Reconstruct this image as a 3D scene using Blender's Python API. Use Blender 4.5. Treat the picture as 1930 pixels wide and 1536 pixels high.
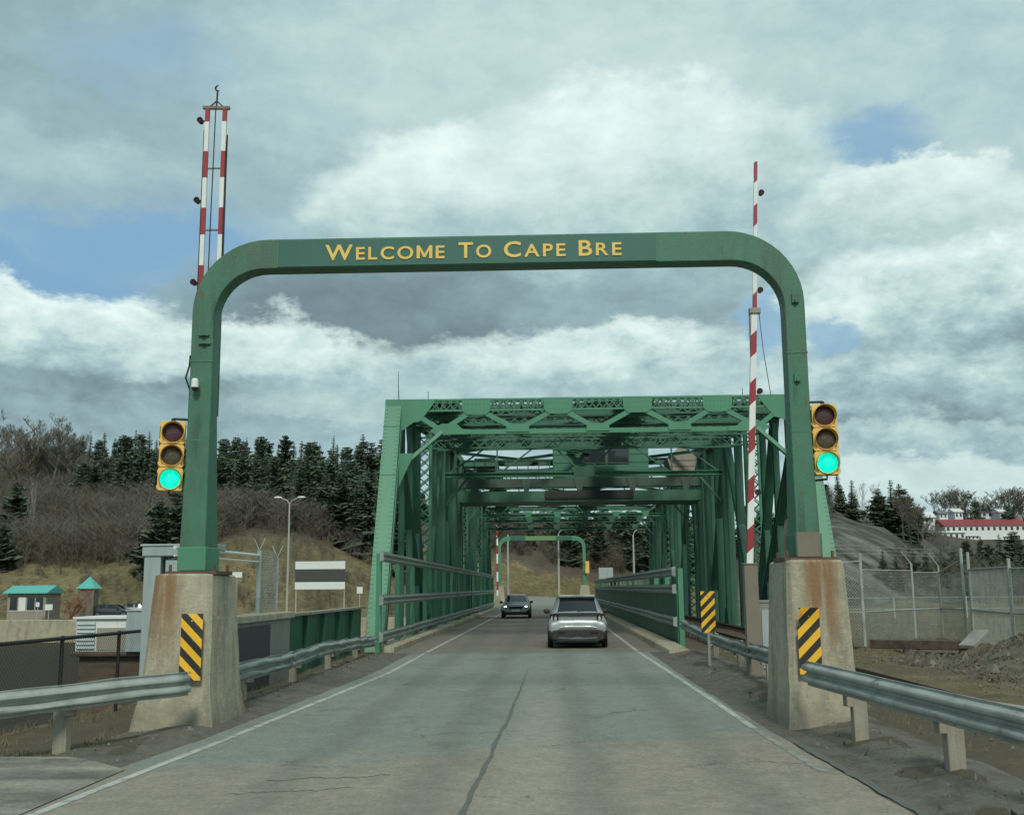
import bpy, math, random
import numpy as np
from mathutils import Vector, Matrix, noise as mn

for o in list(bpy.data.objects):
    bpy.data.objects.remove(o)
sc = bpy.context.scene
col = sc.collection
R = math.radians
random.seed(7)

# ------------------------------------------------------------------ camera
FPX, PW, PH, EYE = 2050.0, 1930.0, 1536.0, 1.9
YAW, PITCH, ROLL = R(1.966), R(9.405), R(-0.45)
cam_d = bpy.data.cameras.new('camera')
cam = bpy.data.objects.new('camera', cam_d)
col.objects.link(cam)
cam_d.sensor_fit = 'HORIZONTAL'
cam_d.sensor_width = 36.0
cam_d.lens = 36.0 * FPX / PW
cam_d.clip_start = 0.1
cam_d.clip_end = 5000
CR = Matrix.Rotation(YAW, 3, 'Z') @ Matrix.Rotation(math.pi / 2 + PITCH, 3, 'X') @ Matrix.Rotation(ROLL, 3, 'Z')
cam.matrix_world = Matrix.Translation((0, 0, EYE)) @ CR.to_4x4()
sc.camera = cam

# ------------------------------------------------------------------ world: sky with broken cloud
SUN_EL, SUN_AZ = R(42), R(176)            # azimuth measured from +Y (road direction) clockwise
SUN_STRENGTH = 1.5
world = bpy.data.worlds.new('World')
sc.world = world
world.use_nodes = True
wt = world.node_tree
for n in list(wt.nodes):
    wt.nodes.remove(n)


class NT:
    """tiny helper to write node maths"""
    def __init__(s, tree):
        s.t = tree

    def new(s, typ, **kw):
        n = s.t.nodes.new(typ)
        for k, v in kw.items():
            setattr(n, k, v)
        return n

    def put(s, sock, v):
        if hasattr(v, 'is_output'):
            s.t.links.new(v, sock)
        elif v is not None:
            sock.default_value = v

    def m(s, op, a, b=None, c=None, clamp=False):
        n = s.new('ShaderNodeMath', operation=op, use_clamp=clamp)
        s.put(n.inputs[0], a)
        if b is not None:
            s.put(n.inputs[1], b)
        if c is not None:
            s.put(n.inputs[2], c)
        return n.outputs[0]

    def v(s, op, a, b=None):
        n = s.new('ShaderNodeVectorMath', operation=op)
        s.put(n.inputs[0], a)
        if b is not None:
            s.put(n.inputs[1], b)
        return n.outputs[0]

    def sep(s, v):
        n = s.new('ShaderNodeSeparateXYZ')
        s.put(n.inputs[0], v)
        return n.outputs

    def comb(s, x, y, z):
        n = s.new('ShaderNodeCombineXYZ')
        for i, q in enumerate((x, y, z)):
            s.put(n.inputs[i], q)
        return n.outputs[0]

    def noise(s, vec, scale, detail=4, rough=.55, dist=0.0, lac=2.0):
        n = s.new('ShaderNodeTexNoise')
        s.put(n.inputs['Vector'], vec)
        n.inputs['Scale'].default_value = scale
        n.inputs['Detail'].default_value = detail
        n.inputs['Roughness'].default_value = rough
        n.inputs['Lacunarity'].default_value = lac
        n.inputs['Distortion'].default_value = dist
        return n.outputs[0]

    def sstep(s, x, a, b, lo=0.0, hi=1.0):
        n = s.new('ShaderNodeMapRange', interpolation_type='SMOOTHSTEP')
        s.put(n.inputs[0], x)
        for i, q in enumerate((a, b, lo, hi)):
            s.put(n.inputs[i + 1], q)
        return n.outputs[0]

    def lin(s, x, a, b, lo=0.0, hi=1.0):
        n = s.new('ShaderNodeMapRange')
        s.put(n.inputs[0], x)
        for i, q in enumerate((a, b, lo, hi)):
            s.put(n.inputs[i + 1], q)
        return n.outputs[0]

    def mix(s, f, a, b, blend='MIX'):
        n = s.new('ShaderNodeMix', data_type='RGBA', blend_type=blend)
        s.put(n.inputs[0], f)
        for sock, q in ((n.inputs[6], a), (n.inputs[7], b)):
            if isinstance(q, (tuple, list)):
                q = (q[0], q[1], q[2], 1.0)
            s.put(sock, q)
        return n.outputs[2]

    def ramp(s, f, stops):
        n = s.new('ShaderNodeValToRGB')
        e = n.color_ramp.elements
        while len(e) < len(stops):
            e.new(0.5)
        for k, (p, c) in enumerate(stops):
            e[k].position = p
            e[k].color = (c[0], c[1], c[2], 1)
        s.put(n.inputs[0], f)
        return n.outputs[0]


def AE(px, py):
    """azimuth and elevation of a photo direction"""
    d = (CR @ Vector(((px - PW / 2) / FPX, -(py - PH / 2) / FPX, -1.0))).normalized()
    return math.atan2(d.x, d.y), math.asin(d.z)


def build_sky():
    N = NT(wt)
    sky = N.new('ShaderNodeTexSky', sky_type='NISHITA')
    sky.sun_disc = False
    sky.sun_elevation = SUN_EL
    sky.sun_rotation = SUN_AZ
    sky.air_density = 1.0
    sky.dust_density = 0.6
    sky.ozone_density = 2.0
    d = N.v('NORMALIZE', N.new('ShaderNodeTexCoord').outputs['Generated'])
    x, y, z = N.sep(d)
    az0 = N.m('ARCTAN2', x, y)
    el0 = N.m('ARCSINE', z)
    p = N.comb(az0, N.m('MULTIPLY', el0, 1.7), .37)
    # billowing: warp the directions with layered noise
    wa = N.m('MULTIPLY_ADD', N.noise(p, 6.0, 8, .60), .17, -.085)
    we = N.m('MULTIPLY_ADD', N.noise(N.v('ADD', p, (3.1, 1.7, 0)), 7.0, 8, .62), .11, -.055)
    wf = N.noise(N.v('ADD', p, (5.3, .7, 2)), 34.0, 6, .62)
    wa = N.m('ADD', wa, N.m('MULTIPLY_ADD', wf, .030, -.015))
    we = N.m('ADD', we, N.m('MULTIPLY_ADD', wf, .034, -.017))
    az, el = N.m('ADD', az0, wa), N.m('ADD', el0, we)
    puff = N.noise(N.v('ADD', p, (7.7, 2.2, 0)), 19.0, 9, .64, .15)
    broad = N.noise(N.v('ADD', p, (1.7, 9.2, 0)), 4.5, 6, .55, .3)
    detail = N.m('ADD', N.m('MULTIPLY_ADD', puff, .95, -.47), N.m('MULTIPLY_ADD', broad, .5, -.25))

    def shade(t):
        return N.ramp(t, [(0.0, (.86, 1.26, 1.46)), (.25, (1.46, 2.12, 2.36)), (.50, (2.46, 3.56, 3.80)), (.75, (4.25, 5.5, 5.35)), (1.0, (5.9, 6.9, 6.6))])
    # thin high veil over blue
    blue = N.mix(.55, sky.outputs[0], (1.55, 2.90, 4.30))
    v = N.m('ADD', N.m('MULTIPLY', detail, .30), N.sstep(az0, -.55, .15, .44, .60))
    cur = N.mix(N.sstep(broad, .28, .40, .72, .97), blue, shade(v))

    def ell(cx, cy, rx, ry, soft, warped=True):
        a0, e0 = AE(cx, cy)
        da = N.m('MULTIPLY', N.m('SUBTRACT', az if warped else az0, a0), FPX / rx)
        de = N.m('MULTIPLY', N.m('SUBTRACT', el if warped else el0, e0), FPX / ry)
        r2 = N.m('MULTIPLY_ADD', da, da, N.m('MULTIPLY', de, de))
        return N.sstep(r2, 1.0 + soft, max(0.0, 1.0 - soft)), de

    def gap(cx, cy, rx, ry, soft, amt, c):
        nonlocal cur
        mk, _ = ell(cx, cy, rx, ry, soft)
        cur = N.mix(N.m('MULTIPLY', mk, amt), cur, c)

    def cloud(cx, cy, rx, ry, soft, top, bot, amt=1.0, rough=1.0):
        nonlocal cur
        mk, de = ell(cx, cy, rx, ry, soft)
        t = N.lin(de, -.9, .9, bot, top)
        t = N.m('MULTIPLY_ADD', detail, .62 * rough, t)
        cur = N.mix(N.m('MULTIPLY', mk, amt), cur, shade(t))
    B1, B2 = (1.50, 2.85, 4.35), (1.95, 3.35, 4.55)
    gap(250, 120, 190, 60, .9, .45, B2)
    gap(200, 440, 380, 85, .9, .75, B2)
    gap(260, 455, 220, 50, .8, .75, B1)
    gap(40, 525, 240, 48, .7, .85, B1)
    gap(1625, 285, 140, 58, .98, .75, B1)
    cloud(130, 330, 250, 70, .8, .60, .46, .75, .5)
    cloud(1000, 150, 560, 170, .9, .72, .68, .8, .4)
    cloud(830, 400, 220, 150, .40, .94, .52, 1, .9)
    cloud(1190, 340, 370, 185, .34, .90, .56, 1, .9)
    cloud(1370, 400, 240, 130, .5, .74, .56, .9, .9)
    cloud(1700, 425, 220, 92, .30, .90, .48, 1, .8)
    cloud(1100, 470, 520, 110, .7, .64, .40, .85, .9)
    cloud(780, 585, 380, 100, .55, .30, .12, 1, .7)
    cloud(1250, 560, 330, 70, .7, .46, .34, .85, .8)
    cloud(110, 640, 340, 92, .35, .92, .40, 1, 1.7)
    cloud(520, 690, 250, 88, .40, .88, .50, 1, 1.6)
    cloud(1080, 672, 370, 70, .50, .82, .56, 1, 1.7)
    cloud(1740, 590, 300, 130, .40, .86, .42, 1, 1.8)
    gap(1446, 600, 42, 55, .6, .9, B2)
    gap(1556, 640, 52, 42, .7, .8, B2)
    cloud(200, 765, 560, 55, .6, .30, .46, .9, 1.1)
    cloud(800, 760, 330, 45, .7, .58, .66, .8, 1.0)
    cloud(1700, 740, 400, 60, .6, .70, .28, .95, 1.8)
    cloud(1650, 850, 480, 55, .6, .66, .36, .95, 1.6)
    cloud(1750, 910, 480, 40, .6, .82, .76, .8, .8)
    cur = N.mix(N.sstep(el0, .10, .02, 0.0, .35), cur, (4.6, 5.6, 5.4))
    bg = N.new('ShaderNodeBackground')
    N.put(bg.inputs[0], cur)
    bg.inputs[1].default_value = 0.1
    wo = N.new('ShaderNodeOutputWorld')
    wt.links.new(bg.outputs[0], wo.inputs[0])


build_sky()
world.cycles.sampling_method = 'MANUAL'
world.cycles.sample_map_resolution = 512

sun_d = bpy.data.lights.new('sun', 'SUN')
sun_d.energy = SUN_STRENGTH
sun_d.angle = R(12)
sun_d.color = (1.0, .985, .87)
sun = bpy.data.objects.new('sun', sun_d)
col.objects.link(sun)
sdir = Vector((math.sin(SUN_AZ) * math.cos(SUN_EL), math.cos(SUN_AZ) * math.cos(SUN_EL), math.sin(SUN_EL)))
sun.rotation_euler = (-sdir).to_track_quat('-Z', 'Y').to_euler()
sun.location = (0, -20, 60)

vs = sc.view_settings
vs.view_transform = 'Standard'
vs.look = 'None'
vs.exposure = 0.5
vs.gamma = 1.0
vs.use_curve_mapping = False
sc.cycles.max_bounces = 5
sc.cycles.diffuse_bounces = 2
sc.cycles.glossy_bounces = 3
sc.cycles.transmission_bounces = 4
sc.cycles.use_denoising = True

# ------------------------------------------------------------------ helpers
def at(px, py, Y):
    """point of the place seen at photo position (px, py) at depth Y"""
    d = CR @ Vector(((px - PW / 2) / FPX, -(py - PH / 2) / FPX, -1.0))
    q = d * (Y / d.y)
    return Vector((q.x, Y, q.z + EYE))


def U(i):
    """direction x/y of a photo column (used for terrain profiles)"""
    return (i - 1039.0) / FPX


WORLD_SPACE = set()          # Empties whose parts are given in world space


class MB:
    """collects shapes; build() links them as one mesh object"""
    def __init__(s):
        s.v, s.f, s.mi = [], [], []

    def add(s, vs_, fs, m=0):
        o = len(s.v)
        s.v += [tuple(p) for p in vs_]
        for f in fs:
            s.f.append(tuple(o + i for i in f))
            s.mi.append(m)

    def box(s, x0, y0, z0, x1, y1, z1, m=0):
        s.add([(x0, y0, z0), (x1, y0, z0), (x1, y1, z0), (x0, y1, z0), (x0, y0, z1), (x1, y0, z1), (x1, y1, z1), (x0, y1, z1)],
              [(0, 3, 2, 1), (4, 5, 6, 7), (0, 1, 5, 4), (1, 2, 6, 5), (2, 3, 7, 6), (3, 0, 4, 7)], m)
        return s

    def frustum(s, lo, hi, z0, z1, m=0):
        """lo/hi = (x0, y0, x1, y1)"""
        a, b = lo, hi
        s.add([(a[0], a[1], z0), (a[2], a[1], z0), (a[2], a[3], z0), (a[0], a[3], z0), (b[0], b[1], z1), (b[2], b[1], z1), (b[2], b[3], z1), (b[0], b[3], z1)],
              [(0, 3, 2, 1), (4, 5, 6, 7), (0, 1, 5, 4), (1, 2, 6, 5), (2, 3, 7, 6), (3, 0, 4, 7)], m)
        return s

    def beam(s, p, q, w, h, up=(0, 0, 1), m=0, off=(0, 0)):
        """bar from p to q, w wide sideways, h along up"""
        p, q, up = Vector(p), Vector(q), Vector(up)
        d = (q - p).normalized()
        sd = d.cross(up)
        if sd.length < 1e-5:
            sd = d.cross(Vector((1, 0, 0)))
        sd.normalize()
        u = sd.cross(d).normalized()
        a, b = sd * (w / 2), u * (h / 2)
        c = sd * off[0] + u * off[1]
        s.add([e + c + k for e in (p, q) for k in (-a - b, a - b, a + b, -a + b)],
              [(0, 1, 2, 3), (7, 6, 5, 4), (0, 4, 5, 1), (1, 5, 6, 2), (2, 6, 7, 3), (3, 7, 4, 0)], m)
        return s

    def ibeam(s, p, q, w, h, t=.03, up=(0, 0, 1), m=0):
        s.beam(p, q, t, h - 2 * t, up, m)
        s.beam(p, q, w, t, up, m, (0, h / 2 - t / 2))
        s.beam(p, q, w, t, up, m, (0, -h / 2 + t / 2))
        return s

    def channel_pair(s, p, q, w, h, t, up, m=0):
        """two side plates of a built-up member"""
        s.beam(p, q, t, h, up, m, (w / 2 - t / 2, 0))
        s.beam(p, q, t, h, up, m, (-w / 2 + t / 2, 0))
        return s

    def tube(s, pts, r, n=8, m=0, cap=True):
        pts = [Vector(p) for p in pts]
        rs = r if isinstance(r, (list, tuple)) else [r] * len(pts)
        vs_, fs = [], []
        ref = None
        for i, p in enumerate(pts):
            d = (pts[min(i + 1, len(pts) - 1)] - pts[max(i - 1, 0)])
            d = d.normalized() if d.length > 1e-9 else Vector((0, 0, 1))
            if ref is None:
                ref = d.cross(Vector((0, 0, 1)))
                if ref.length < 1e-3:
                    ref = Vector((1, 0, 0))
            a = (ref - d * ref.dot(d)).normalized()
            ref = a
            b = d.cross(a)
            for k in range(n):
                t = 2 * math.pi * k / n
                vs_.append(p + (a * math.cos(t) + b * math.sin(t)) * rs[i])
        for i in range(len(pts) - 1):
            for k in range(n):
                k2 = (k + 1) % n
                fs.append((i * n + k, i * n + k2, (i + 1) * n + k2, (i + 1) * n + k))
        if cap:
            fs.append(tuple(range(n - 1, -1, -1)))
            L = (len(pts) - 1) * n
            fs.append(tuple(L + k for k in range(n)))
        s.add(vs_, fs, m)
        return s

    def prism(s, poly, fn, d0, d1, m=0):
        """extrude 2D polygon; fn(u, v, d) -> point"""
        n = len(poly)
        vs_ = [fn(u, v, d0) for u, v in poly] + [fn(u, v, d1) for u, v in poly]
        fs = [tuple(range(n)), tuple(range(2 * n - 1, n - 1, -1))]
        for i in range(n):
            j = (i + 1) % n
            fs.append((i, n + i, n + j, j))
        s.add(vs_, fs, m)
        return s

    def grid(s, rows, m=0, close=False):
        """rows of points -> quads"""
        o = len(s.v)
        w = len(rows[0])
        for r_ in rows:
            s.v += [tuple(p) for p in r_]
        for i in range(len(rows) - 1):
            for k in range(w if close else w - 1):
                k2 = (k + 1) % w
                s.f.append((o + i * w + k, o + i * w + k2, o + (i + 1) * w + k2, o + (i + 1) * w + k))
                s.mi.append(m)
        return s

    def ball(s, c, r, n=8, m=0, sq=(1, 1, 1)):
        rows = []
        for i in range(n // 2 + 1):
            t = math.pi * i / (n // 2)
            rows.append([(c[0] + r * sq[0] * math.sin(t) * math.cos(2 * math.pi * k / n), c[1] + r * sq[1] * math.sin(t) * math.sin(2 * math.pi * k / n), c[2] + r * sq[2] * math.cos(t)) for k in range(n)])
        return s.grid(rows, m, True)

    def mesh(s, name, mats):
        me = bpy.data.meshes.new(name)
        me.from_pydata(s.v, [], s.f)
        for q in (mats if isinstance(mats, (list, tuple)) else [mats]):
            me.materials.append(q)
        if len(me.materials) > 1:
            me.polygons.foreach_set('material_index', s.mi)
        me.update()
        return me

    def build(s, name, mats, parent=None, smooth=False, bevel=0, fixn=True):
        me = s.mesh(name, mats)
        if fixn:
            import bmesh
            bm = bmesh.new()
            bm.from_mesh(me)
            bmesh.ops.recalc_face_normals(bm, faces=bm.faces)
            bm.to_mesh(me)
            bm.free()
        o = link(name, me, parent)
        if smooth:
            me.polygons.foreach_set('use_smooth', [True] * len(me.polygons))
            if smooth != 'full':
                me.set_sharp_from_angle(angle=R(35))
        if bevel:
            b = o.modifiers.new('bevel', 'BEVEL')
            b.width = bevel
            b.segments = 2
            b.limit_method = 'ANGLE'
        return o


def link(name, data, parent=None):
    o = bpy.data.objects.new(name, data)
    col.objects.link(o)
    if parent is not None:
        o.parent = parent
        if parent.name in WORLD_SPACE:
            o.matrix_parent_inverse = parent.matrix_basis.inverted()
    return o


def tag(o, label=None, cat=None, group=None, kind=None):
    if label:
        o['label'] = label
    if cat:
        o['category'] = cat
    if group:
        o['group'] = group
    if kind:
        o['kind'] = kind
    return o


def thing(name, label, cat, loc=(0, 0, 0), rz=0.0, group=None, local=False):
    """Empty at the base of a thing; parts are given in world space unless local"""
    o = bpy.data.objects.new(name, None)
    col.objects.link(o)
    o.empty_display_size = .3
    o.location = loc
    o.rotation_euler = (0, 0, rz)
    o.matrix_basis = Matrix.LocRotScale(Vector(loc), Matrix.Rotation(rz, 3, 'Z'), None)
    if not local:
        WORLD_SPACE.add(o.name)
    return tag(o, label, cat, group)


def copy_tree(o, parent=None):
    c = o.copy()
    col.objects.link(c)
    if parent is not None:
        c.parent = parent
        c.matrix_parent_inverse = o.matrix_parent_inverse
    for ch in [k for k in bpy.data.objects if k.parent == o]:
        copy_tree(ch, c)
    return c


def structure(o):
    o['kind'] = 'structure'
    return o


# ------------------------------------------------------------------ materials
MATS = {}


def pbr(name, base, rough=.6, metal=0.0, var=.18, scale=2.0, bump=.0, bscale=30., layers=(), fine=.08, spec=.5, coat=0.0, detail=6):
    """weathered surface: base colour with broad and fine variation, then layers of
    (colour, noise scale, threshold, softness, stretch-vector, amount)"""
    mt = bpy.data.materials.new(name)
    mt.use_nodes = True
    t = mt.node_tree
    b = t.nodes['Principled BSDF']
    N = NT(t)
    co = N.new('ShaderNodeTexCoord').outputs['Object']
    oi = N.new('ShaderNodeObjectInfo').outputs['Random']
    co2 = N.v('ADD', co, N.comb(N.m('MULTIPLY', oi, 37.), N.m('MULTIPLY', oi, 11.), N.m('MULTIPLY', oi, 5.)))
    n1 = N.noise(co2, scale, detail, .6)
    n2 = N.noise(co2, scale * 14, 4, .65)
    f = N.m('ADD', N.m('MULTIPLY_ADD', n1, 2 * var, 1 - var), N.m('MULTIPLY_ADD', n2, 2 * fine, -fine))
    c = N.v('SCALE', base)
    c.node.inputs[0].default_value = base
    N.put(c.node.inputs['Scale'], f)
    cc = c
    rr = N.m('MULTIPLY_ADD', n1, .2, rough - .1)
    for k, (lc, ls, th, soft, st, amt) in enumerate(layers):
        nv = N.noise(N.v('MULTIPLY', N.v('ADD', co2, (k * 7.3, k * 3.1, k * 1.7)), st), ls, 7, .62)
        mk = N.m('MULTIPLY', N.sstep(nv, th - soft, th + soft), amt)
        cc = N.mix(mk, cc, lc)
    N.put(b.inputs['Base Color'], cc)
    N.put(b.inputs['Roughness'], rr)
    b.inputs['Metallic'].default_value = metal
    b.inputs['Specular IOR Level'].default_value = spec
    b.inputs['Coat Weight'].default_value = coat
    if bump:
        bn = N.new('ShaderNodeBump')
        bn.inputs['Strength'].default_value = 1.0
        bn.inputs['Distance'].default_value = bump
        N.put(bn.inputs['Height'], N.noise(co2, bscale, 5, .6))
        N.put(b.inputs['Normal'], bn.outputs[0])
    MATS[name] = mt
    return mt


one = (1, 1, 1)
streak = (1, 1, .12)
G_BRIDGE = pbr('bridge_green_paint', (.046, .148, .094), .5, var=.22, scale=.7, fine=.07, bump=.002, bscale=60,
               layers=[((.055, .165, .105), 1.6, .56, .10, one, .6), ((.028, .078, .055), 1.1, .54, .10, streak, .65), ((.10, .065, .04), 2.2, .70, .03, one, .5)])  # shaded copy of the bridge green: inner members' shade mixed into the colour
G_GATE = pbr('gate_green_paint', (.048, .160, .098), .55, var=.22, scale=1.2, fine=.14, bump=.004, bscale=40,
             layers=[((.075, .19, .12), 1.3, .56, .08, one, .55), ((.065, .085, .055), 1.6, .55, .08, (1, 1, .2), .55), ((.11, .16, .12), 9.0, .64, .04, one, .6), ((.13, .075, .04), 3.6, .66, .03, (1, 1, .5), .7), ((.022, .06, .042), 5.0, .62, .05, streak, .6)])
G_LIGHT = pbr('lit_green_paint', (.070, .238, .138), .5, var=.14, scale=.8, fine=.06,
              layers=[((.065, .20, .12), 1.2, .56, .1, streak, .6), ((.13, .12, .08), 2.5, .70, .04, one, .45)])  # lit copy of the bridge green: sky light on portal and end posts painted in
G_DARK = pbr('dark_green_panel', (.028, .118, .068), .55, var=.25, scale=1.1, layers=[((.015, .05, .035), 1.6, .55, .1, streak, .7)])
TEAL = pbr('teal_sign_paint', (.028, .118, .090), .5, var=.18, scale=1.5, fine=.06, layers=[((.24, .34, .30), 9.0, .70, .03, one, .45)])
YELLOW = pbr('sign_yellow', (.78, .52, .11), .5, var=.2, scale=5, layers=[((.30, .28, .16), 14, .66, .04, one, .7)])
CONC = pbr('weathered_concrete', (.40, .365, .265), .9, var=.22, scale=1.4, fine=.2, bump=.012, bscale=24,
           layers=[((.29, .265, .195), 3.4, .54, .07, one, .6), ((.19, .175, .135), 2.2, .57, .08, (1, 1, .2), .6), ((.30, .165, .07), 1.5, .60, .07, (1, 1, .14), .85), ((.50, .46, .35), 9, .60, .05, one, .55), ((.16, .15, .12), 17, .66, .04, one, .7)])
CONC_GREY = pbr('grey_concrete', (.26, .255, .225), .9, var=.2, scale=1.3, fine=.1, bump=.005, bscale=30, layers=[((.15, .145, .125), 1.7, .56, .1, (1, 1, .2), .6)])
GALV = pbr('galvanised_steel', (.36, .395, .365), .65, metal=.12, var=.2, scale=3, fine=.1, layers=[((.24, .26, .25), 2.3, .54, .1, one, .7), ((.17, .12, .085), 3.1, .68, .05, one, .6)])
GALV_DULL = pbr('dull_rail_steel', (.30, .34, .31), .55, metal=.35, var=.22, scale=2, fine=.1, layers=[((.16, .18, .165), 2.0, .54, .1, one, .7)])
WOODPOST = pbr('weathered_post', (.30, .28, .22), .9, var=.25, scale=3, bump=.006, bscale=22, layers=[((.17, .15, .11), 6, .55, .1, (1, 1, .1), .7)])
BARPOST = pbr('brown_steel_post', (.19, .165, .125), .7, var=.2, scale=2, layers=[((.10, .085, .065), 3, .56, .1, streak, .6)])
RUST = pbr('rusty_steel', (.13, .075, .05), .85, var=.35, scale=5, layers=[((.06, .04, .03), 7, .55, .1, one, .6)])
RAILTOP = pbr('rail_head_steel', (.20, .165, .14), .5, metal=.5, var=.3, scale=6)
SIGBODY = pbr('signal_yellow', (.80, .50, .13), .5, var=.12, scale=4, fine=.05, layers=[((.33, .19, .05), 5, .64, .06, streak, .6)])
BLACK = pbr('black_plastic', (.014, .014, .014), .5, var=.2, scale=5)
BLACKSTEEL = pbr('black_fence_steel', (.018, .020, .020), .6, var=.3, scale=5)
WHITE = pbr('white_paint', (.72, .74, .71), .5, var=.08, scale=3, fine=.04, layers=[((.48, .48, .43), 4, .62, .08, streak, .6)])
REDP = pbr('barrier_red', (.30, .028, .030), .55, var=.18, scale=4, fine=.06)
WHITEB = pbr('barrier_white', (.72, .74, .71), .5, var=.08, scale=3, fine=.04)
GREYSTEEL = pbr('blue_grey_steel', (.36, .43, .43), .55, metal=.1, var=.16, scale=2.2, layers=[((.24, .28, .28), 2.4, .58, .1, streak, .6)])
TEALROOF = pbr('teal_metal_roof', (.10, .42, .36), .45, var=.1, scale=2)
LAMP_GREY = pbr('lamp_column_grey', (.42, .43, .38), .5, metal=.2, var=.12, scale=2)
DARKPANEL = pbr('dark_grey_panel', (.060, .062, .060), .7, var=.25, scale=2.5)
TYRE = pbr('tyre_rubber', (.012, .012, .012), .85, var=.3, scale=8)
RIM = pbr('wheel_rim_alloy', (.30, .31, .31), .35, metal=.9, var=.1, scale=8)
CARGLASS = pbr('dark_car_glass', (.012, .014, .018), .08, var=.1, scale=3, spec=.8)
CARPLASTIC = pbr('dark_car_plastic', (.022, .022, .022), .65, var=.2, scale=8)
SILVER = pbr('silver_car_paint', (.33, .35, .35), .40, metal=.55, var=.05, scale=3, fine=.02, coat=.6, layers=[((.20, .19, .17), 2.2, .60, .12, one, .35)])
DARKPAINT = pbr('dark_car_paint', (.055, .06, .065), .3, metal=.5, var=.05, scale=3, fine=.02, coat=.6)
REDLENS = pbr('red_lamp_lens', (.028, .005, .006), .2, var=.1, scale=10)
TIMBER = pbr('rusted_timber', (.12, .085, .06), .95, var=.35, scale=3, bump=.01, bscale=18, layers=[((.05, .035, .03), 4, .55, .1, (.2, 1, 1), .7)])
GIRDER = pbr('dull_girder_paint', (.058, .098, .074), .7, var=.25, scale=1.5, layers=[((.045, .05, .042), 2, .55, .1, streak, .6)])
BEIGE = pbr('beige_sheet_metal', (.30, .27, .22), .7, var=.12, scale=2, layers=[((.20, .18, .15), 2, .58, .1, streak, .5)])
CABIN = pbr('cabin_green', (.055, .17, .105), .6, var=.15, scale=1.4)
ROCKM = pbr('loose_stone', (.17, .155, .125), .95, var=.4, scale=4, bump=.02, bscale=12)
BARK = pbr('grey_bark', (.090, .078, .068), .95, var=.3, scale=3)
BIRCH = pbr('pale_bark', (.34, .31, .27), .9, var=.3, scale=3)
TWIG = pbr('bare_twigs', (.142, .124, .090), .95, var=.5, scale=.09, layers=[((.075, .068, .055), .16, .55, .06, one, .8), ((.20, .17, .145), .22, .62, .05, one, .6)])
TWIG2 = pbr('grey_twigs', (.158, .148, .120), .95, var=.5, scale=.1, layers=[((.09, .082, .07), .2, .56, .06, one, .7)])
NEEDLE = pbr('spruce_needles', (.075, .108, .066), .9, var=.5, scale=.7, fine=.2)
CLOD = pbr('earth_clods', (.085, .074, .060), .95, var=.45, scale=3)
NEEDLE2 = pbr('fir_needles', (.082, .115, .070), .9, var=.4, scale=.9, fine=.2)
DRYGRASS = pbr('dry_grass', (.165, .140, .082), .95, var=.35, scale=1.2)
ROOFRED = pbr('red_roof', (.25, .040, .045), .7, var=.15, scale=.4)
ROOFGREY = pbr('grey_roof', (.16, .16, .165), .8, var=.15, scale=.4)
SIDING = pbr('white_siding', (.70, .71, .70), .7, var=.06, scale=.5)
WINGLASS = pbr('window_glass', (.03, .04, .045), .12, var=.2, scale=1, spec=.7)


def emit(name, colr, s, base=(0, 0, 0)):
    mt = bpy.data.materials.new(name)
    mt.use_nodes = True
    b = mt.node_tree.nodes['Principled BSDF']
    b.inputs['Base Color'].default_value = (*base, 1)
    b.inputs['Emission Color'].default_value = (*colr, 1)
    b.inputs['Emission Strength'].default_value = s
    b.inputs['Roughness'].default_value = .3
    return mt


HEADLIGHT = emit('lit_headlight', (1, .97, .86), 6.0)


def signal_lens(name, base, em=None, s=0.0):
    """ribbed round lens"""
    mt = bpy.data.materials.new(name)
    mt.use_nodes = True
    t = mt.node_tree
    b = t.nodes['Principled BSDF']
    N = NT(t)
    co = N.new('ShaderNodeTexCoord').outputs['Object']
    v = N.new('ShaderNodeTexVoronoi')
    N.put(v.inputs['Vector'], co)
    v.inputs['Scale'].default_value = 16
    bn = N.new('ShaderNodeBump')
    bn.inputs['Distance'].default_value = .006
    N.put(bn.inputs['Height'], v.outputs['Distance'])
    N.put(b.inputs['Normal'], bn.outputs[0])
    b.inputs['Base Color'].default_value = (*base, 1)
    b.inputs['Roughness'].default_value = .25
    if em:
        c = N.mix(N.sstep(v.outputs['Distance'], .0, .6), em, tuple(q * .55 for q in em))
        N.put(b.inputs['Emission Color'], c)
        b.inputs['Emission Strength'].default_value = s
    return mt


LENS_R = signal_lens('unlit_red_lens', (.075, .035, .04))
LENS_A = signal_lens('unlit_amber_lens', (.085, .065, .04))
LENS_G = signal_lens('lit_green_lens', (.0, .3, .22), (.0, .93, .62), 1.0)


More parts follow.
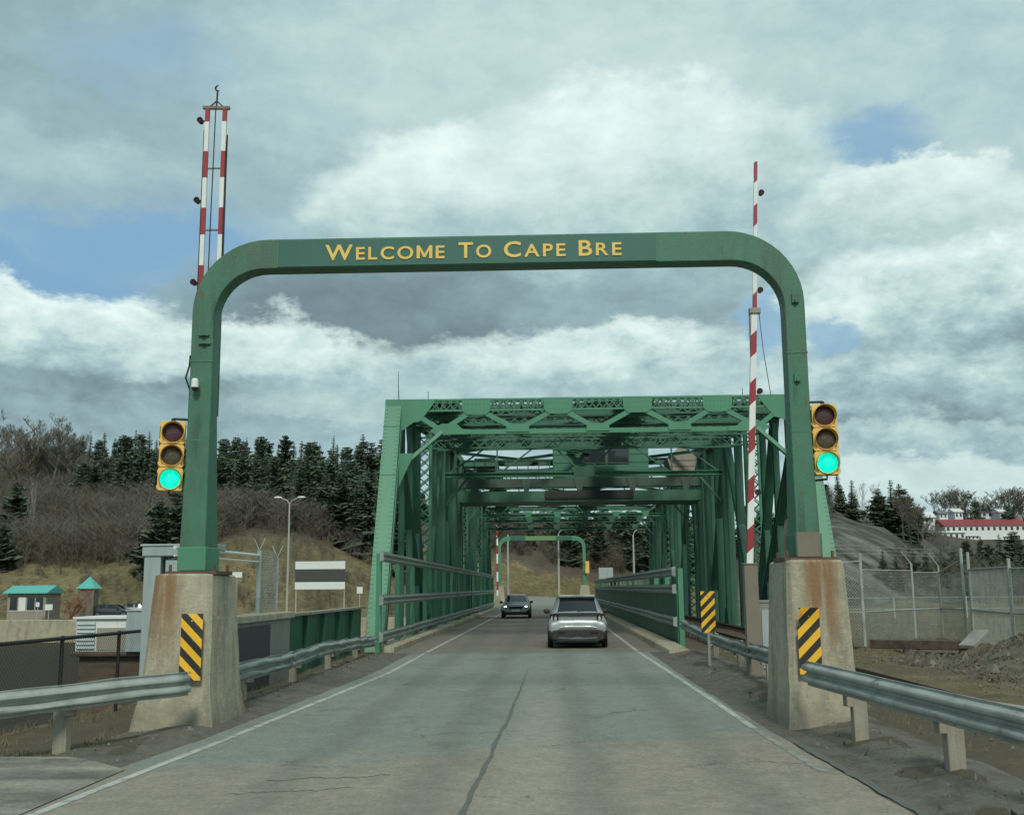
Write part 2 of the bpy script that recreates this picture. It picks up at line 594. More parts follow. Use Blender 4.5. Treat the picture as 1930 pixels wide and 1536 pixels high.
def pedestal_mat(name, cx, w):
    """rough concrete with rust run down from the steel base plate"""
    mt = CONC.copy()
    mt.name = name
    t = mt.node_tree
    b = t.nodes['Principled BSDF']
    N = NT(t)
    p = N.new('ShaderNodeNewGeometry').outputs['Position']
    x, y, z = N.sep(p)
    old = b.inputs['Base Color'].links[0].from_socket
    st = N.noise(N.v('MULTIPLY', p, (1, 1, .10)), 7.0, 6, .6)
    fall = N.sstep(N.m('ADD', z, N.m('MULTIPLY_ADD', st, 2.4, -1.2)), .7, 2.1)
    where = N.sstep(N.m('ABSOLUTE', N.m('SUBTRACT', x, cx)), w, w * .25)
    mk = N.m('MULTIPLY', N.m('MULTIPLY', fall, where), N.sstep(st, .34, .56, .15, .9))
    c = N.mix(mk, old, (.23, .125, .055))
    spl = N.m('MULTIPLY', N.sstep(N.m('ADD', z, N.m('MULTIPLY_ADD', N.noise(p, 3.0, 6, .6), .7, -.35)), .55, .05), .55)
    c = N.mix(spl, c, (.16, .145, .115))
    N.put(b.inputs['Base Color'], c)
    return mt


def hazard_mat(name, sgn, pitch=.2, phase=0.0):
    """yellow and black diagonal stripes printed on a plate (object x, z)"""
    mt = bpy.data.materials.new(name)
    mt.use_nodes = True
    t = mt.node_tree
    b = t.nodes['Principled BSDF']
    N = NT(t)
    co = N.new('ShaderNodeTexCoord').outputs['Object']
    x, y, z = N.sep(co)
    q = N.m('MULTIPLY', N.m('ADD', N.m('MULTIPLY_ADD', x, sgn, z), phase), 1 / pitch)
    fr = N.m('FRACT', q)
    k = N.m('LESS_THAN', fr, .5)
    wear = N.sstep(N.noise(co, 16, 6, .65), .60, .68)
    yl = N.mix(N.m('MULTIPLY', wear, .4), (.84, .46, .025), (.50, .38, .14))
    bl = N.mix(N.m('MULTIPLY', wear, .6), (.022, .022, .02), (.12, .12, .10))
    N.put(b.inputs['Base Color'], N.mix(k, yl, bl))
    b.inputs['Roughness'].default_value = .5
    return mt


def barrier_mat(name, pitch, phase, slant=0.0):
    """red and white bands along z"""
    mt = bpy.data.materials.new(name)
    mt.use_nodes = True
    t = mt.node_tree
    b = t.nodes['Principled BSDF']
    N = NT(t)
    co = N.new('ShaderNodeTexCoord').outputs['Object']
    x, y, z = N.sep(co)
    q = N.m('MULTIPLY', N.m('ADD', N.m('MULTIPLY_ADD', x, slant, z), phase), 1 / pitch)
    k = N.m('LESS_THAN', N.m('FRACT', q), .47)
    grime = N.sstep(N.noise(N.v('MULTIPLY', co, (1, 1, .3)), 5, 5, .6), .5, .75)
    rd = N.mix(N.m('MULTIPLY', grime, .5), (.30, .026, .030), (.16, .03, .03))
    wh = N.mix(N.m('MULTIPLY', grime, .5), (.74, .75, .72), (.45, .45, .42))
    N.put(b.inputs['Base Color'], N.mix(k, wh, rd))
    b.inputs['Roughness'].default_value = .5
    return mt


# ------------------------------------------------------------------ ground, canal, hills
def smooth(a, b, x):
    t = np.clip((x - a) / (b - a), 0, 1)
    return t * t * (3 - 2 * t)


PXK = [-900, -300, 0, 200, 330, 430, 520, 600, 690, 780, 930, 1030, 1110, 1300, 1480, 1560, 1650, 1720, 1790, 1860, 1960, 2300, 3200]
H1K = [6, 6, 6.2, 6.2, 7.0, 10.2, 9.6, 7.6, 3.2, 1.2, .6, .4, .3, .5, 4.5, 9.8, 8.8, 6.6, 2.4, .8, .5, .5, .5]
H2K = [24, 24, 24, 23.5, 22, 20.5, 20, 19.5, 18, 16, 13, 11.0, 10, 10, 12.5, 13.5, 12, 9.5, 5, 2.5, 1.6, 1.5, 1.5]


def canal_near(x):
    return 35.0 + np.clip((x - 9.3) * 7.0, 0, 60) * (x > 9.3) - 11.5 * smooth(-8.3, -9.5, x)


def ground_h(x, y):
    x = np.asarray(x, float)
    y = np.asarray(y, float)
    ys = np.maximum(y, 20.)
    px = 1039 + FPX * x / ys
    h1 = np.interp(px, PXK, H1K)
    h2 = np.interp(px, PXK, H2K)
    z = np.full(x.shape, -.05)
    # near land: shoulders a little uneven, low ground outside the guardrails
    roadc = -.75
    off = np.abs(x - roadc)
    z = z - .30 * smooth(5.6, 9.5, roadc - x) * smooth(44, 18, y) - 1.6 * smooth(6.6, 10, roadc - x) * smooth(14, 30, y)
    # track bed
    z = z + .12 * smooth(1.9, 1.2, np.abs(x - 6.45)) * smooth(14, 10, y * 0)
    # dirt heaps right of the track
    def heap(cx, cy, rx, ry, h):
        return h * np.exp(-((x - cx) / rx) ** 2 - ((y - cy) / ry) ** 2)
    z = z + heap(12.2, 28.6, 1.3, 1.7, .50) + heap(14.0, 27.2, 1.9, 2.0, .95) + heap(11.2, 25.2, 1.2, 1.4, .35) + heap(10.5, 24.5, 2.0, 2.5, .22) + heap(12.6, 21.5, 2.2, 3, .25)
    # dirt heaped along the guardrails
    z = z + .13 * np.exp(-((x + 5.0) / .55) ** 2) * smooth(13, 15, y) * smooth(36, 30, y) + .15 * np.exp(-((x - 4.1) / .6) ** 2) * smooth(5.5, 9, y) * smooth(36, 31, y)
    # canal
    nb = canal_near(x)
    inc = smooth(-.5, 2.0, y - nb) * smooth(100.2, 98.6, y)
    z = z * (1 - inc) + (-5.5) * inc
    far = smooth(98.4, 99.6, y)
    lowl = smooth(-9, -14, x) * -.75
    z = z * (1 - far) + far * (-.05 + lowl)
    # hills on the far side
    toe = np.interp(px, [0, 700, 900, 1110, 1400, 1560, 1800, 2000], [113, 112, 150, 160, 140, 112, 125, 140])
    cr1 = toe + 32
    cr2 = np.interp(px, [0, 1400, 1560, 2000], [208, 208, 170, 190])
    hill = h1 * smooth(toe - 2, cr1, y) ** 1.0 + (h2 - h1) * smooth(cr1 - 8, cr2, y)
    back = smooth(cr2 + 4, cr2 + 90, y)
    hill = hill * (1 - .35 * back)
    z = z + hill * (y > 100)
    # far side of the valley at the right with the town
    t = smooth(240, 430, y) * smooth(1480, 1700, px)
    z = z + 16.3 * t + 26 * smooth(470, 900, y)
    return z


def axis(*segs):
    out = []
    for a, b, st in segs:
        out += list(np.arange(a, b - 1e-6, st))
    out.append(segs[-1][1])
    return np.array(out)


def build_ground():
    xs = axis((-900, -300, 60), (-300, -100, 10), (-100, -22, 3), (-22, 22, .4), (22, 60, 2), (60, 160, 4), (160, 400, 12), (400, 1300, 90))
    ys = axis((-60, 0, 6), (0, 8, .8), (8, 40, .4), (40, 96, 2), (96, 102, .4), (102, 220, 2.2), (220, 330, 7), (330, 600, 14), (600, 1500, 90))
    X, Y = np.meshgrid(xs, ys)
    Z = ground_h(X, Y)
    for i in range(len(ys)):
        for j in range(len(xs)):
            x, y = X[i, j], Y[i, j]
            onroad = (-4.9 < x < 3.4 and y < 36) or (-5 < x < 3.5 and 98 < y < 170)
            if onroad:
                Z[i, j] = min(Z[i, j], -.06)
                continue
            if y < 60 and abs(x) < 30:
                a = .05 + .05 * min(1, abs(x - 8) / 30)
                Z[i, j] += a * mn.fractal((x * .9, y * .9, 3.1), 1.0, 2.0, 4)
                if x > 8.6:
                    Z[i, j] += .17 * mn.fractal((x * 1.3, y * 1.3, 9.1), .7, 2.0, 4) * min(1, (x - 8.6) / 2)
            elif y > 108:
                a = min(1.0, (y - 108) / 25) * (1.0 if y < 240 else .25)
                Z[i, j] += a * (1.5 * mn.fractal((x * .05, y * .05, 1.3), 1.0, 2.0, 5))
                pxx = 1039 + FPX * x / y
                if 1520 < pxx < 1830 and 108 < y < 178:
                    Z[i, j] += .7 * mn.ridged_multi_fractal((x * .12 + y * .05, (y * .5 - x * .3) * .12, 4.4), .9, 2.0, 4, 1.0, 2.0) - .6
    rows = [[(X[i, j], Y[i, j], Z[i, j]) for j in range(len(xs))] for i in range(len(ys))]
    m = MB().grid(rows)
    mt = bpy.data.materials.new('earth_and_dry_grass')
    mt.use_nodes = True
    t = mt.node_tree
    b = t.nodes['Principled BSDF']
    N = NT(t)
    p = N.new('ShaderNodeNewGeometry').outputs['Position']
    x, y, z = N.sep(p)
    n1 = N.noise(p, .35, 8, .62)
    n2 = N.noise(p, 1.3, 8, .65)
    n3 = N.noise(p, 9.0, 6, .7)
    n0 = N.noise(N.v('MULTIPLY', p, (1, 1, 1.6)), .10, 6, .6)
    dirt = N.mix(n3, (.075, .062, .046), (.155, .135, .10))
    grass = N.ramp(N.m('ADD', N.m('ADD', N.m('MULTIPLY', n2, .55), N.m('MULTIPLY', n3, .40)), N.m('MULTIPLY_ADD', n0, .5, -.22)), [(.32, (.070, .058, .030)), (.5, (.155, .126, .066)), (.66, (.26, .21, .115))])
    litter = N.ramp(N.noise(p, .22, 8, .7), [(.3, (.066, .055, .043)), (.7, (.13, .11, .085))])
    rockv = N.comb(N.m('MULTIPLY', N.m('MULTIPLY_ADD', x, .55, N.m('MULTIPLY', z, .83)), 1.5), N.m('MULTIPLY', y, .3), N.m('MULTIPLY', N.m('MULTIPLY_ADD', x, .83, N.m('MULTIPLY', z, -.55)), .28))
    rock = N.ramp(N.noise(rockv, .5, 9, .72), [(.36, (.030, .030, .026)), (.5, (.105, .105, .090)), (.66, (.22, .22, .185))])
    # where what grows: worn earth along the road, dead grass beyond, litter under the wood, bare rock right
    d = N.m('ABSOLUTE', N.m('ADD', x, .75))
    near = N.m('MULTIPLY', N.sstep(N.m('ADD', d, N.m('MULTIPLY', n1, 5.)), 7.0, 11.0), 1.0)
    c = N.mix(N.m('MULTIPLY', near, N.sstep(n1, .36, .58, .25, .95)), dirt, grass)
    right = N.m('MULTIPLY', N.sstep(x, 8.0, 9.5), N.sstep(y, 33, 28))
    c = N.mix(N.m('MULTIPLY', right, .82), c, N.mix(N.sstep(n2, .45, .62), dirt, (.17, .16, .115)))
    px = N.m('DIVIDE', x, N.m('MAXIMUM', y, 20.))
    farm = N.sstep(y, 104, 110)
    zz = N.m('ADD', z, N.m('MULTIPLY_ADD', n1, 7., -3.5))
    wooded = N.m('MULTIPLY', N.sstep(zz, 7.0, 11.0), N.sstep(y, 118, 150))
    wooded = N.m('MAXIMUM', wooded, N.m('MULTIPLY', N.sstep(N.m('SUBTRACT', zz, N.lin(px, -.05, .04, 6.6, 2.6)), -.6, .6), N.m('MULTIPLY', N.sstep(px, -.10, -.06), N.sstep(y, 150, 165))))
    c = N.mix(farm, c, grass)
    c = N.mix(N.m('MULTIPLY', wooded, farm), c, litter)
    rk = N.m('MULTIPLY', N.m('MULTIPLY', N.sstep(px, .215, .25), N.sstep(px, .405, .36)), N.m('MULTIPLY', N.sstep(y, 106, 116), N.sstep(y, 220, 185)))
    c = N.mix(rk, c, rock)
    N.put(b.inputs['Base Color'], c)
    b.inputs['Roughness'].default_value = .95
    b.inputs['Specular IOR Level'].default_value = .15
    bn = N.new('ShaderNodeBump')
    bn.inputs['Distance'].default_value = .06
    N.put(bn.inputs['Height'], N.noise(p, 7.0, 8, .7))
    N.put(b.inputs['Normal'], bn.outputs[0])
    o = m.build('ground', mt, smooth='full', fixn=False)
    return structure(o)


build_ground()

# canal water
wm = bpy.data.materials.new('canal_water_surface')
wm.use_nodes = True
b_ = wm.node_tree.nodes['Principled BSDF']
b_.inputs['Base Color'].default_value = (.050, .044, .034, 1)
b_.inputs['IOR'].default_value = 1.08
b_.inputs['Specular IOR Level'].default_value = .1
b_.inputs['Roughness'].default_value = .3
N_ = NT(wm.node_tree)
bn_ = N_.new('ShaderNodeBump')
bn_.inputs['Distance'].default_value = .10
N_.put(bn_.inputs['Height'], N_.noise(N_.v('MULTIPLY', N_.new('ShaderNodeNewGeometry').outputs['Position'], (.5, 1.6, 1)), 1.1, 5, .6))
N_.put(b_.inputs['Normal'], bn_.outputs[0])
w_ = MB()
w_.add([(-600, 30, -2.6), (200, 30, -2.6), (200, 101, -2.6), (-600, 101, -2.6)], [(0, 1, 2, 3)])
structure(w_.build('canal_water', wm))
# quay wall of the far bank and the near abutment under the bridge
q_ = MB()
q_.box(-140, 97.7, -5.5, -9.2, 98.9, -.62)
structure(q_.build('quay_wall', CONC, bevel=.05))
q_ = MB()
q_.box(-8.2, 31.5, -5.5, 9.6, 33.0, -.13)
q_.box(-9.0, 99.2, -5.5, 10.0, 100.6, -.13)
structure(q_.build('bridge_abutment', CONC_GREY, bevel=.05))

# ------------------------------------------------------------------ road, bridge deck, kerbs, markings
def asphalt(name, kind):
    mt = bpy.data.materials.new(name)
    mt.use_nodes = True
    t = mt.node_tree
    b = t.nodes['Principled BSDF']
    N = NT(t)
    p = N.new('ShaderNodeNewGeometry').outputs['Position']
    x, y, z = N.sep(p)
    n1 = N.noise(p, .45, 7, .6)
    n2 = N.noise(p, 2.6, 7, .65)
    n3 = N.noise(p, 24., 4, .75)
    grit = N.m('MULTIPLY_ADD', n3, 1.3, .35)
    n4 = N.noise(p, 8., 5, .7)
    mott = N.m('MULTIPLY', N.m('MULTIPLY_ADD', n2, .6, .70), N.m('MULTIPLY_ADD', n4, .8, .60))
    if kind == 'road':
        newer = N.mix(n1, (.19, .21, .183), (.235, .255, .22))
        older = N.mix(n1, (.235, .208, .165), (.325, .286, .228))
        wob = N.m('MULTIPLY_ADD', N.noise(p, .8, 6, .65), 3.2, -1.6)
        # ragged join between the resurfaced stretch and the old surface near the camera, running askew
        edge = N.m('ADD', N.m('ADD', y, wob), N.m('MULTIPLY', x, -.42))
        c = N.mix(N.sstep(edge, 12.9, 14.6), older, newer)
        stain = N.sstep(N.noise(N.v('MULTIPLY', p, (1, .45, 1)), .9, 6, .65), .52, .72, 0, .45)
        c = N.mix(stain, c, (.115, .122, .106))
        pale = N.sstep(N.noise(N.v('MULTIPLY', p, (1, .3, 1)), 1.4, 6, .65), .56, .72, 0, .5)
        c = N.mix(pale, c, (.27, .265, .225))
        strip = N.m('MULTIPLY', N.sstep(N.m('ADD', N.m('ABSOLUTE', N.m('SUBTRACT', x, -.15)), N.m('MULTIPLY', N.m('SUBTRACT', n2, .5), .5)), .62, .2), .55)
        c = N.mix(N.m('MULTIPLY', strip, N.sstep(y, 28, 14)), c, (.33, .30, .24))
    elif kind == 'deck':
        c = N.mix(n1, (.165, .143, .122), (.225, .195, .166))
        c = N.mix(N.sstep(N.noise(N.v('MULTIPLY', p, (1, .25, 1)), 1.2, 6, .6), .5, .7, 0, .6), c, (.14, .132, .118))
    elif kind == 'apron':
        st = N.noise(N.v('MULTIPLY', p, (.35, 1.6, 1)), 1.1, 7, .65)
        c = N.ramp(st, [(.34, (.105, .098, .082)), (.48, (.20, .19, .16)), (.66, (.33, .305, .25))])
    elif kind == 'far':
        c = N.mix(n1, (.20, .20, .18), (.27, .265, .235))
    else:
        c = N.mix(n1, (.105, .094, .076), (.175, .158, .128))
        c = N.mix(N.sstep(n2, .42, .64, 0, .7), c, (.066, .057, .045))
    # wheel tracks: slightly smoother and darker
    if kind in ('road', 'deck'):
        for tx in (-2.75, -1.25, .35, 1.85):
            w = N.m('ABSOLUTE', N.m('ADD', N.m('SUBTRACT', x, tx), N.m('MULTIPLY', N.m('SUBTRACT', n1, .5), .5)))
            c = N.mix(N.sstep(w, .42, .05, 0, .38), c, (.135, .142, .124))
    f = N.m('MULTIPLY', grit, mott)
    sc_ = N.v('SCALE', c)
    N.put(sc_.node.inputs['Scale'], f)
    col_ = sc_
    if kind in ('road', 'apron', 'shoulder'):
        # fine crazing
        vo = N.new('ShaderNodeTexVoronoi', feature='DISTANCE_TO_EDGE')
        N.put(vo.inputs['Vector'], N.v('ADD', p, N.v('SCALE', N.comb(n1, n2, n3))))
        vo.inputs['Scale'].default_value = .55
        ck = N.m('MULTIPLY', N.sstep(vo.outputs['Distance'], .014, .003), N.sstep(n1, .52, .62, 0, .8))
        col_ = N.mix(ck, col_, (.035, .033, .03))
    N.put(b.inputs['Base Color'], col_)
    N.put(b.inputs['Roughness'], N.m('MULTIPLY_ADD', n2, .2, .72))
    b.inputs['Specular IOR Level'].default_value = .35
    bn = N.new('ShaderNodeBump')
    bn.inputs['Distance'].default_value = .012
    N.put(bn.inputs['Height'], N.m('ADD', n3, N.m('MULTIPLY', n2, 1.5)))
    N.put(b.inputs['Normal'], bn.outputs[0])
    return mt


A_ROAD = asphalt('resurfaced_asphalt', 'road')
A_DECK = asphalt('deck_asphalt', 'deck')
A_FAR = asphalt('far_asphalt', 'far')
A_DIRT = asphalt('shoulder_dirt', 'shoulder')


def sheet(poly, z, name, mats, n=1):
    m = MB()
    m.add([(x, y, z) for x, y in poly], [tuple(range(len(poly)))])
    return structure(m.build(name, mats, fixn=False))


def jag(pts, amp, step, seed):
    """resample a polyline and roughen it"""
    out = []
    for (x0, y0), (x1, y1) in zip(pts[:-1], pts[1:]):
        L = math.hypot(x1 - x0, y1 - y0)
        k = max(1, int(L / step))
        for i in range(k):
            t = i / k
            x, y = x0 + (x1 - x0) * t, y0 + (y1 - y0) * t
            out.append((x + amp * mn.noise((x * 1.3 + seed, y * 1.3, seed)) + amp * .5 * mn.noise((x * 5, y * 5, seed + 3)), y))
    out.append(pts[-1])
    return out


def strip(a, b_, z, name, mats):
    """quad strip between two polylines with the same y values"""
    m = MB()
    m.grid([[(p[0], p[1], z), (q[0], q[1], z)] for p, q in zip(a, b_)])
    return structure(m.build(name, mats, fixn=False))


def resamp(pts, ys):
    P = sorted(pts, key=lambda q: q[1])
    return [(float(np.interp(y, [q[1] for q in P], [q[0] for q in P])), float(y)) for y in ys]


YS = list(np.arange(-30, 33.01, .35)) + [33.05]
l_edge = [(-4.95, -30), (-4.95, 9.0), (-4.55, 14.5), (-4.1, 25), (-4.2, 33.05)]
r_edge = [(3.05, -30), (3.03, 9.0), (2.90, 14.2), (2.84, 18), (2.80, 25), (2.85, 33.05)]
le = [(x + .05 * mn.noise((0, y * 1.1, 2.)) + .03 * mn.noise((0, y * 4, 7.)), y) for x, y in resamp(l_edge, YS)]
re = [(x + .05 * mn.noise((0, y * 1.1, 5.)) + .03 * mn.noise((0, y * 4, 9.)), y) for x, y in resamp(r_edge, YS)]
strip(le, re, 0.0, 'road', A_ROAD)
# worn earth shoulders on both sides
lo = [(-6.1 + .25 * mn.noise((3, y * .7, 2.)), y) for y in YS]
ro = [(4.75 + .25 * mn.noise((3, y * .7, 8.)), y) for y in YS]


def shoulder(inner, outer, name):
    m = MB()
    rows = []
    for (xi, y), (xo, _) in zip(inner, outer):
        row = []
        for k in range(7):
            t = k / 6
            x = xi + (xo - xi) * t
            g = float(ground_h(np.array([x]), np.array([y]))[0])
            zz = max(-.012 + .05 * mn.noise((x * 2, y * 2, 4.)) * min(1, t * 3), g + .012) if k else -.004
            if k == 6:
                zz = g - .10
            row.append((x, y, zz))
        rows.append(row)
    m.grid(rows)
    return structure(m.build(name, A_DIRT, smooth='full', fixn=False))


# shoulders start under the road edge
shoulder([(x + .04, y) for x, y in le if y > 12.0], [q for q in lo if q[1] > 12.0], 'shoulder')
shoulder([(x - .04, y) for x, y in re], ro, 'shoulder')
# side entrance paving in the lower left
ap = jag([(-4.70, 12.2), (-5.6, 12.9), (-7.2, 13.0), (-9.5, 13.2), (-13, 13.0)], .1, .5, 4)
ap = [(x, y + .10 * mn.noise((x, 1, 3.))) for x, y in ap]
ap[0] = (-4.60, 12.0)
mm = MB()
for (x0, y0), (x1, y1) in zip(ap[:-1], ap[1:]):
    mm.add([(x0, y0, .010), (x1, y1, .010), (x1, -30, .010), (x0, -30, .010)], [(0, 1, 2, 3)])
A_APRON = asphalt('entrance_asphalt', 'apron')
structure(mm.build('entrance_paving', A_APRON, fixn=False))

# painted edge lines, cracked centre seam, joint
PAINT = pbr('worn_line_paint', (.46, .46, .415), .7, var=.25, scale=3, fine=.15, layers=[((.21, .215, .185), 4.5, .55, .07, one, .8), ((.22, .22, .2), 24, .58, .05, one, .5)])
SEAM = pbr('crack_filler', (.115, .118, .102), .8, var=.3, scale=5)
JOINT = pbr('joint_concrete', (.30, .30, .26), .85, var=.25, scale=3)


def line(pts, w, z, name, mats, y0, y1, st=.25, j=.012):
    P = resamp(pts, list(np.arange(y0, y1, st)) + [y1])
    a = [(x - w / 2 + j * mn.noise((x * 3, y * 6, 1.)), y) for x, y in P]
    b2 = [(x + w / 2 + j * mn.noise((x * 3, y * 6, 6.)), y) for x, y in P]
    return strip(a, b2, z, name, mats)


line([(-4.72, -30), (-4.50, 9.6), (-4.21, 14.7), (-3.74, 25.4), (-3.78, 33)], .105, .004, 'edge_line', PAINT, -30, 33)
line([(2.72, 15.4), (2.71, 18.1), (2.64, 25.4), (2.55, 33)], .10, .004, 'edge_line', PAINT, 15.4, 33)
line([(-3.78, 33), (-3.75, 60), (-3.75, 99)], .12, .004, 'edge_line', PAINT, 33.45, 98.6, .6)
line([(2.55, 33), (2.60, 60), (2.60, 99)], .12, .004, 'edge_line', PAINT, 33.45, 98.6, .6)
WORN = pbr('nearly_gone_line_paint', (.30, .30, .265), .75, var=.3, scale=4, layers=[((.20, .205, .18), 5, .5, .06, one, .9)])
line([(2.80, 11.5), (2.74, 13.9), (2.72, 15.4)], .09, .004, 'edge_line', WORN, 11.8, 15.38, .2, .03)
cs = [(-.88, 4), (-.78, 10), (-.72, 13), (-.66, 17), (-.60, 22), (-.58, 27)]
m = MB()
rows = []
for x, y in resamp(cs, np.arange(4, 26.8, .12)):
    wv = .03 * mn.noise((1.2, y * .45, 0)) + .02 * mn.noise((1.2, y * 1.9, 4)) + .012 * mn.noise((1.2, y * 9, 4))
    hw = .026 + .016 * mn.noise((0, y * 1.7, 9)) + .012 * mn.noise((0, y * 8, 3))
    if y > 18:
        hw *= max(.25, 1 - (y - 18) / 10)
    rows.append([(x + wv - hw, y, .004), (x + wv + hw, y, .004)])
m.grid(rows)
structure(m.build('centre_seam', SEAM, fixn=False))
for pts, w in (([(-2.9, 11.3), (-2.4, 11.55), (-2.05, 11.5), (-1.7, 11.75)], .014), ([(-3.1, 10.6), (-2.7, 10.75), (-2.3, 10.8), (-1.95, 11.0)], .010)):
    m = MB()
    rows = []
    for k in range(40):
        t = k / 39 * (len(pts) - 1)
        i = min(int(t), len(pts) - 2)
        f = t - i
        x = pts[i][0] + (pts[i + 1][0] - pts[i][0]) * f
        y = pts[i][1] + (pts[i + 1][1] - pts[i][1]) * f + .09 * mn.noise((k * .35, w * 99, 0)) + .03 * mn.noise((k * 1.3, w * 99, 5))
        rows.append([(x, y - w, .004), (x, y + w * (.6 + .6 * mn.noise((k * .5, 1, 1))), .004)])
    m.grid(rows)
    structure(m.build('road_crack', SEAM, fixn=False))
# dark seam along the right pavement edge
line([(3.02, 4), (3.10, 9.3), (2.97, 14.4)], .10, .006, 'edge_seam', SEAM, 4, 14.4, .2, .05)
m = MB()
rows = []
for k in range(60):
    x = -4.1 + 7.0 * k / 59
    y = 32.95 + .10 * mn.noise((x * .7, 2, 2)) + .03 * mn.noise((x * 4, 2, 2))
    rows.append([(x, y, .006), (x, y + .10 + .05 * mn.noise((x * 2, 5, 5)), .006)])
m.grid(rows)
structure(m.build('expansion_joint', JOINT, fixn=False))
# bridge deck with its concrete kerbs
m = MB()
m.box(-5.0, 33.06, -.7, 3.95, 98.9, .0)
structure(m.build('bridge_deck', A_DECK))
K1 = MB()
K1.prism([(0, 0), (0, .15), (.03, .19), (.62, .19), (.62, 0)], lambda u, v, d: (-4.75 - u, d, v + .002), 33.3, 98.9)
structure(K1.build('kerb', CONC))
K2 = MB()
K2.prism([(0, 0), (.02, .16), (.06, .20), (.60, .20), (.60, 0)], lambda u, v, d: (3.22 + u, d, v + .002), 34.2, 98.9)
K2.prism([(0, 0), (.02, .16), (.06, .20), (.60, .20), (.60, 0)], lambda u, v, d: (3.22 + u + max(0, (33.0 - d) * .18), d, v * (1 if d > 33 else .55) + .002), 32.2, 34.2)
structure(K2.build('kerb', CONC))
# road beyond the bridge, bending away left
P_ = [(-.6, 98.95), (-.6, 112), (-.2, 128), (1.0, 145), (-3, 168), (-16, 186), (-40, 196)]
rows = []
for k in range(60):
    t = k / 59 * (len(P_) - 1)
    i = min(int(t), len(P_) - 2)
    f = t - i
    x, y = P_[i][0] * (1 - f) + P_[i + 1][0] * f, P_[i][1] * (1 - f) + P_[i + 1][1] * f
    g = max(0.0, float(ground_h(np.array([x]), np.array([y]))[0]) + .25)
    dx, dy = P_[i + 1][0] - P_[i][0], P_[i + 1][1] - P_[i][1]
    L = math.hypot(dx, dy)
    nx, ny = dy / L, -dx / L
    rows.append([(x - nx * 4.3, y - ny * 4.3, g), (x + nx * 4.3, y + ny * 4.3, g)])
m = MB()
m.grid(rows)
structure(m.build('road', A_FAR, fixn=False))


# ------------------------------------------------------------------ welcome gate
GY = 15.55          # front face of the gate


def arch_outline(xl, xr, wl, wr, top, th, ro, ri, base, flare):
    """inner and outer outline points with the same count (x, z)"""
    out, inn = [], []
    out += [(xl - flare, base), (xl - flare * .75, base + .45), (xl - flare * .25, base + 1.3), (xl, base + 2.2), (xl, top - ro)]
    inn += [(xl + wl + flare * .2, base), (xl + wl + flare * .1, base + .45), (xl + wl, base + 1.3), (xl + wl, base + 2.2), (xl + wl, top - th - ri)]
    for k in range(1, 13):
        t = math.pi / 2 * k / 12
        out.append((xl + ro - ro * math.cos(t), top - ro + ro * math.sin(t)))
        inn.append((xl + wl + ri - ri * math.cos(t), top - th - ri + ri * math.sin(t)))
    for k in range(0, 13):
        t = math.pi / 2 * (1 - k / 12)
        out.append((xr - ro + ro * math.cos(t), top - ro + ro * math.sin(t)))
        inn.append((xr - wr - ri + ri * math.cos(t), top - th - ri + ri * math.sin(t)))
    out += [(xr, base + 2.2), (xr + flare * .25, base + 1.3), (xr + flare * .75, base + .45), (xr + flare, base)]
    inn += [(xr - wr, base + 2.2), (xr - wr, base + 1.3), (xr - wr - flare * .1, base + .45), (xr - wr - flare * .2, base)]
    return out, inn


def make_arch(t, xl, xr, y0, base, top, mats, dep=.33):
    out, inn = arch_outline(xl, xr, .33, .29, top, .455, 1.10, .72, base, .045)
    m = MB()
    rows = []
    for (a, b2) in zip(out, inn):
        low = max(0, 1 - (a[1] - base) / 2.2)
        yb = y0 + dep + .26 * low
        yf = y0 - .03 * low
        rows.append([(a[0], yf, a[1]), (b2[0], yf, b2[1]), (b2[0], yb, b2[1]), (a[0], yb, a[1])])
    m.grid(rows, 0, True)
    m.f.append((0, 1, 2, 3)); m.mi.append(0)
    L = len(rows) * 4
    m.f.append((L - 1, L - 2, L - 3, L - 4)); m.mi.append(0)
    return m.build('arch_frame', mats, t, smooth=True, bevel=.012)


gate_L, gate_R = -5.28, 3.75
gate = thing('welcome_gate', 'green steel gate with yellow welcome lettering arching over the road before the bridge', 'gate', ((gate_L + gate_R) / 2, GY, 2.1))
make_arch(gate, gate_L, gate_R, GY, 2.27, 7.08, G_GATE)
m = MB()
m.box(-4.02, GY - .014, 6.645, 1.62, GY - .002, 7.045)
m.build('sign_panel', TEAL, gate)
# beam seams and small fittings on the legs
for bx in (-4.02, 1.62):
    m = MB()
    m.box(bx - .012, GY - .02, 6.635, bx + .012, GY - .001, 7.07)
    m.build('seam_strip', G_GATE, gate)
for x0, zb in ((gate_L, 2.17), (gate_R - .29, 2.29)):
    m = MB()
    m.box(x0 - .20, GY - .10, zb - .05, x0 + .29 + .24, GY + .70, zb + .0)
    for ex, ey in ((x0 - .15, GY - .04), (x0 + .48, GY - .04), (x0 - .15, GY + .6), (x0 + .48, GY + .6)):
        m.tube([(ex, ey, zb), (ex, ey, zb + .09)], .022, 6)
    m.build('base_plate', RUST, gate)
    m = MB()
    lft = x0 < 0
    m.box(x0 - (.058 if lft else .022), GY - .043, zb + .005, x0 + (.352 if lft else .348), GY + .605, zb + .34)
    m.build('foot_collar', G_LIGHT if lft else G_GATE, gate, bevel=.01)
m = MB()
m.box(3.455, GY - .06, 2.30, 3.775, GY - .046, 2.64)
m.build('bare_patch', BARPOST, gate)
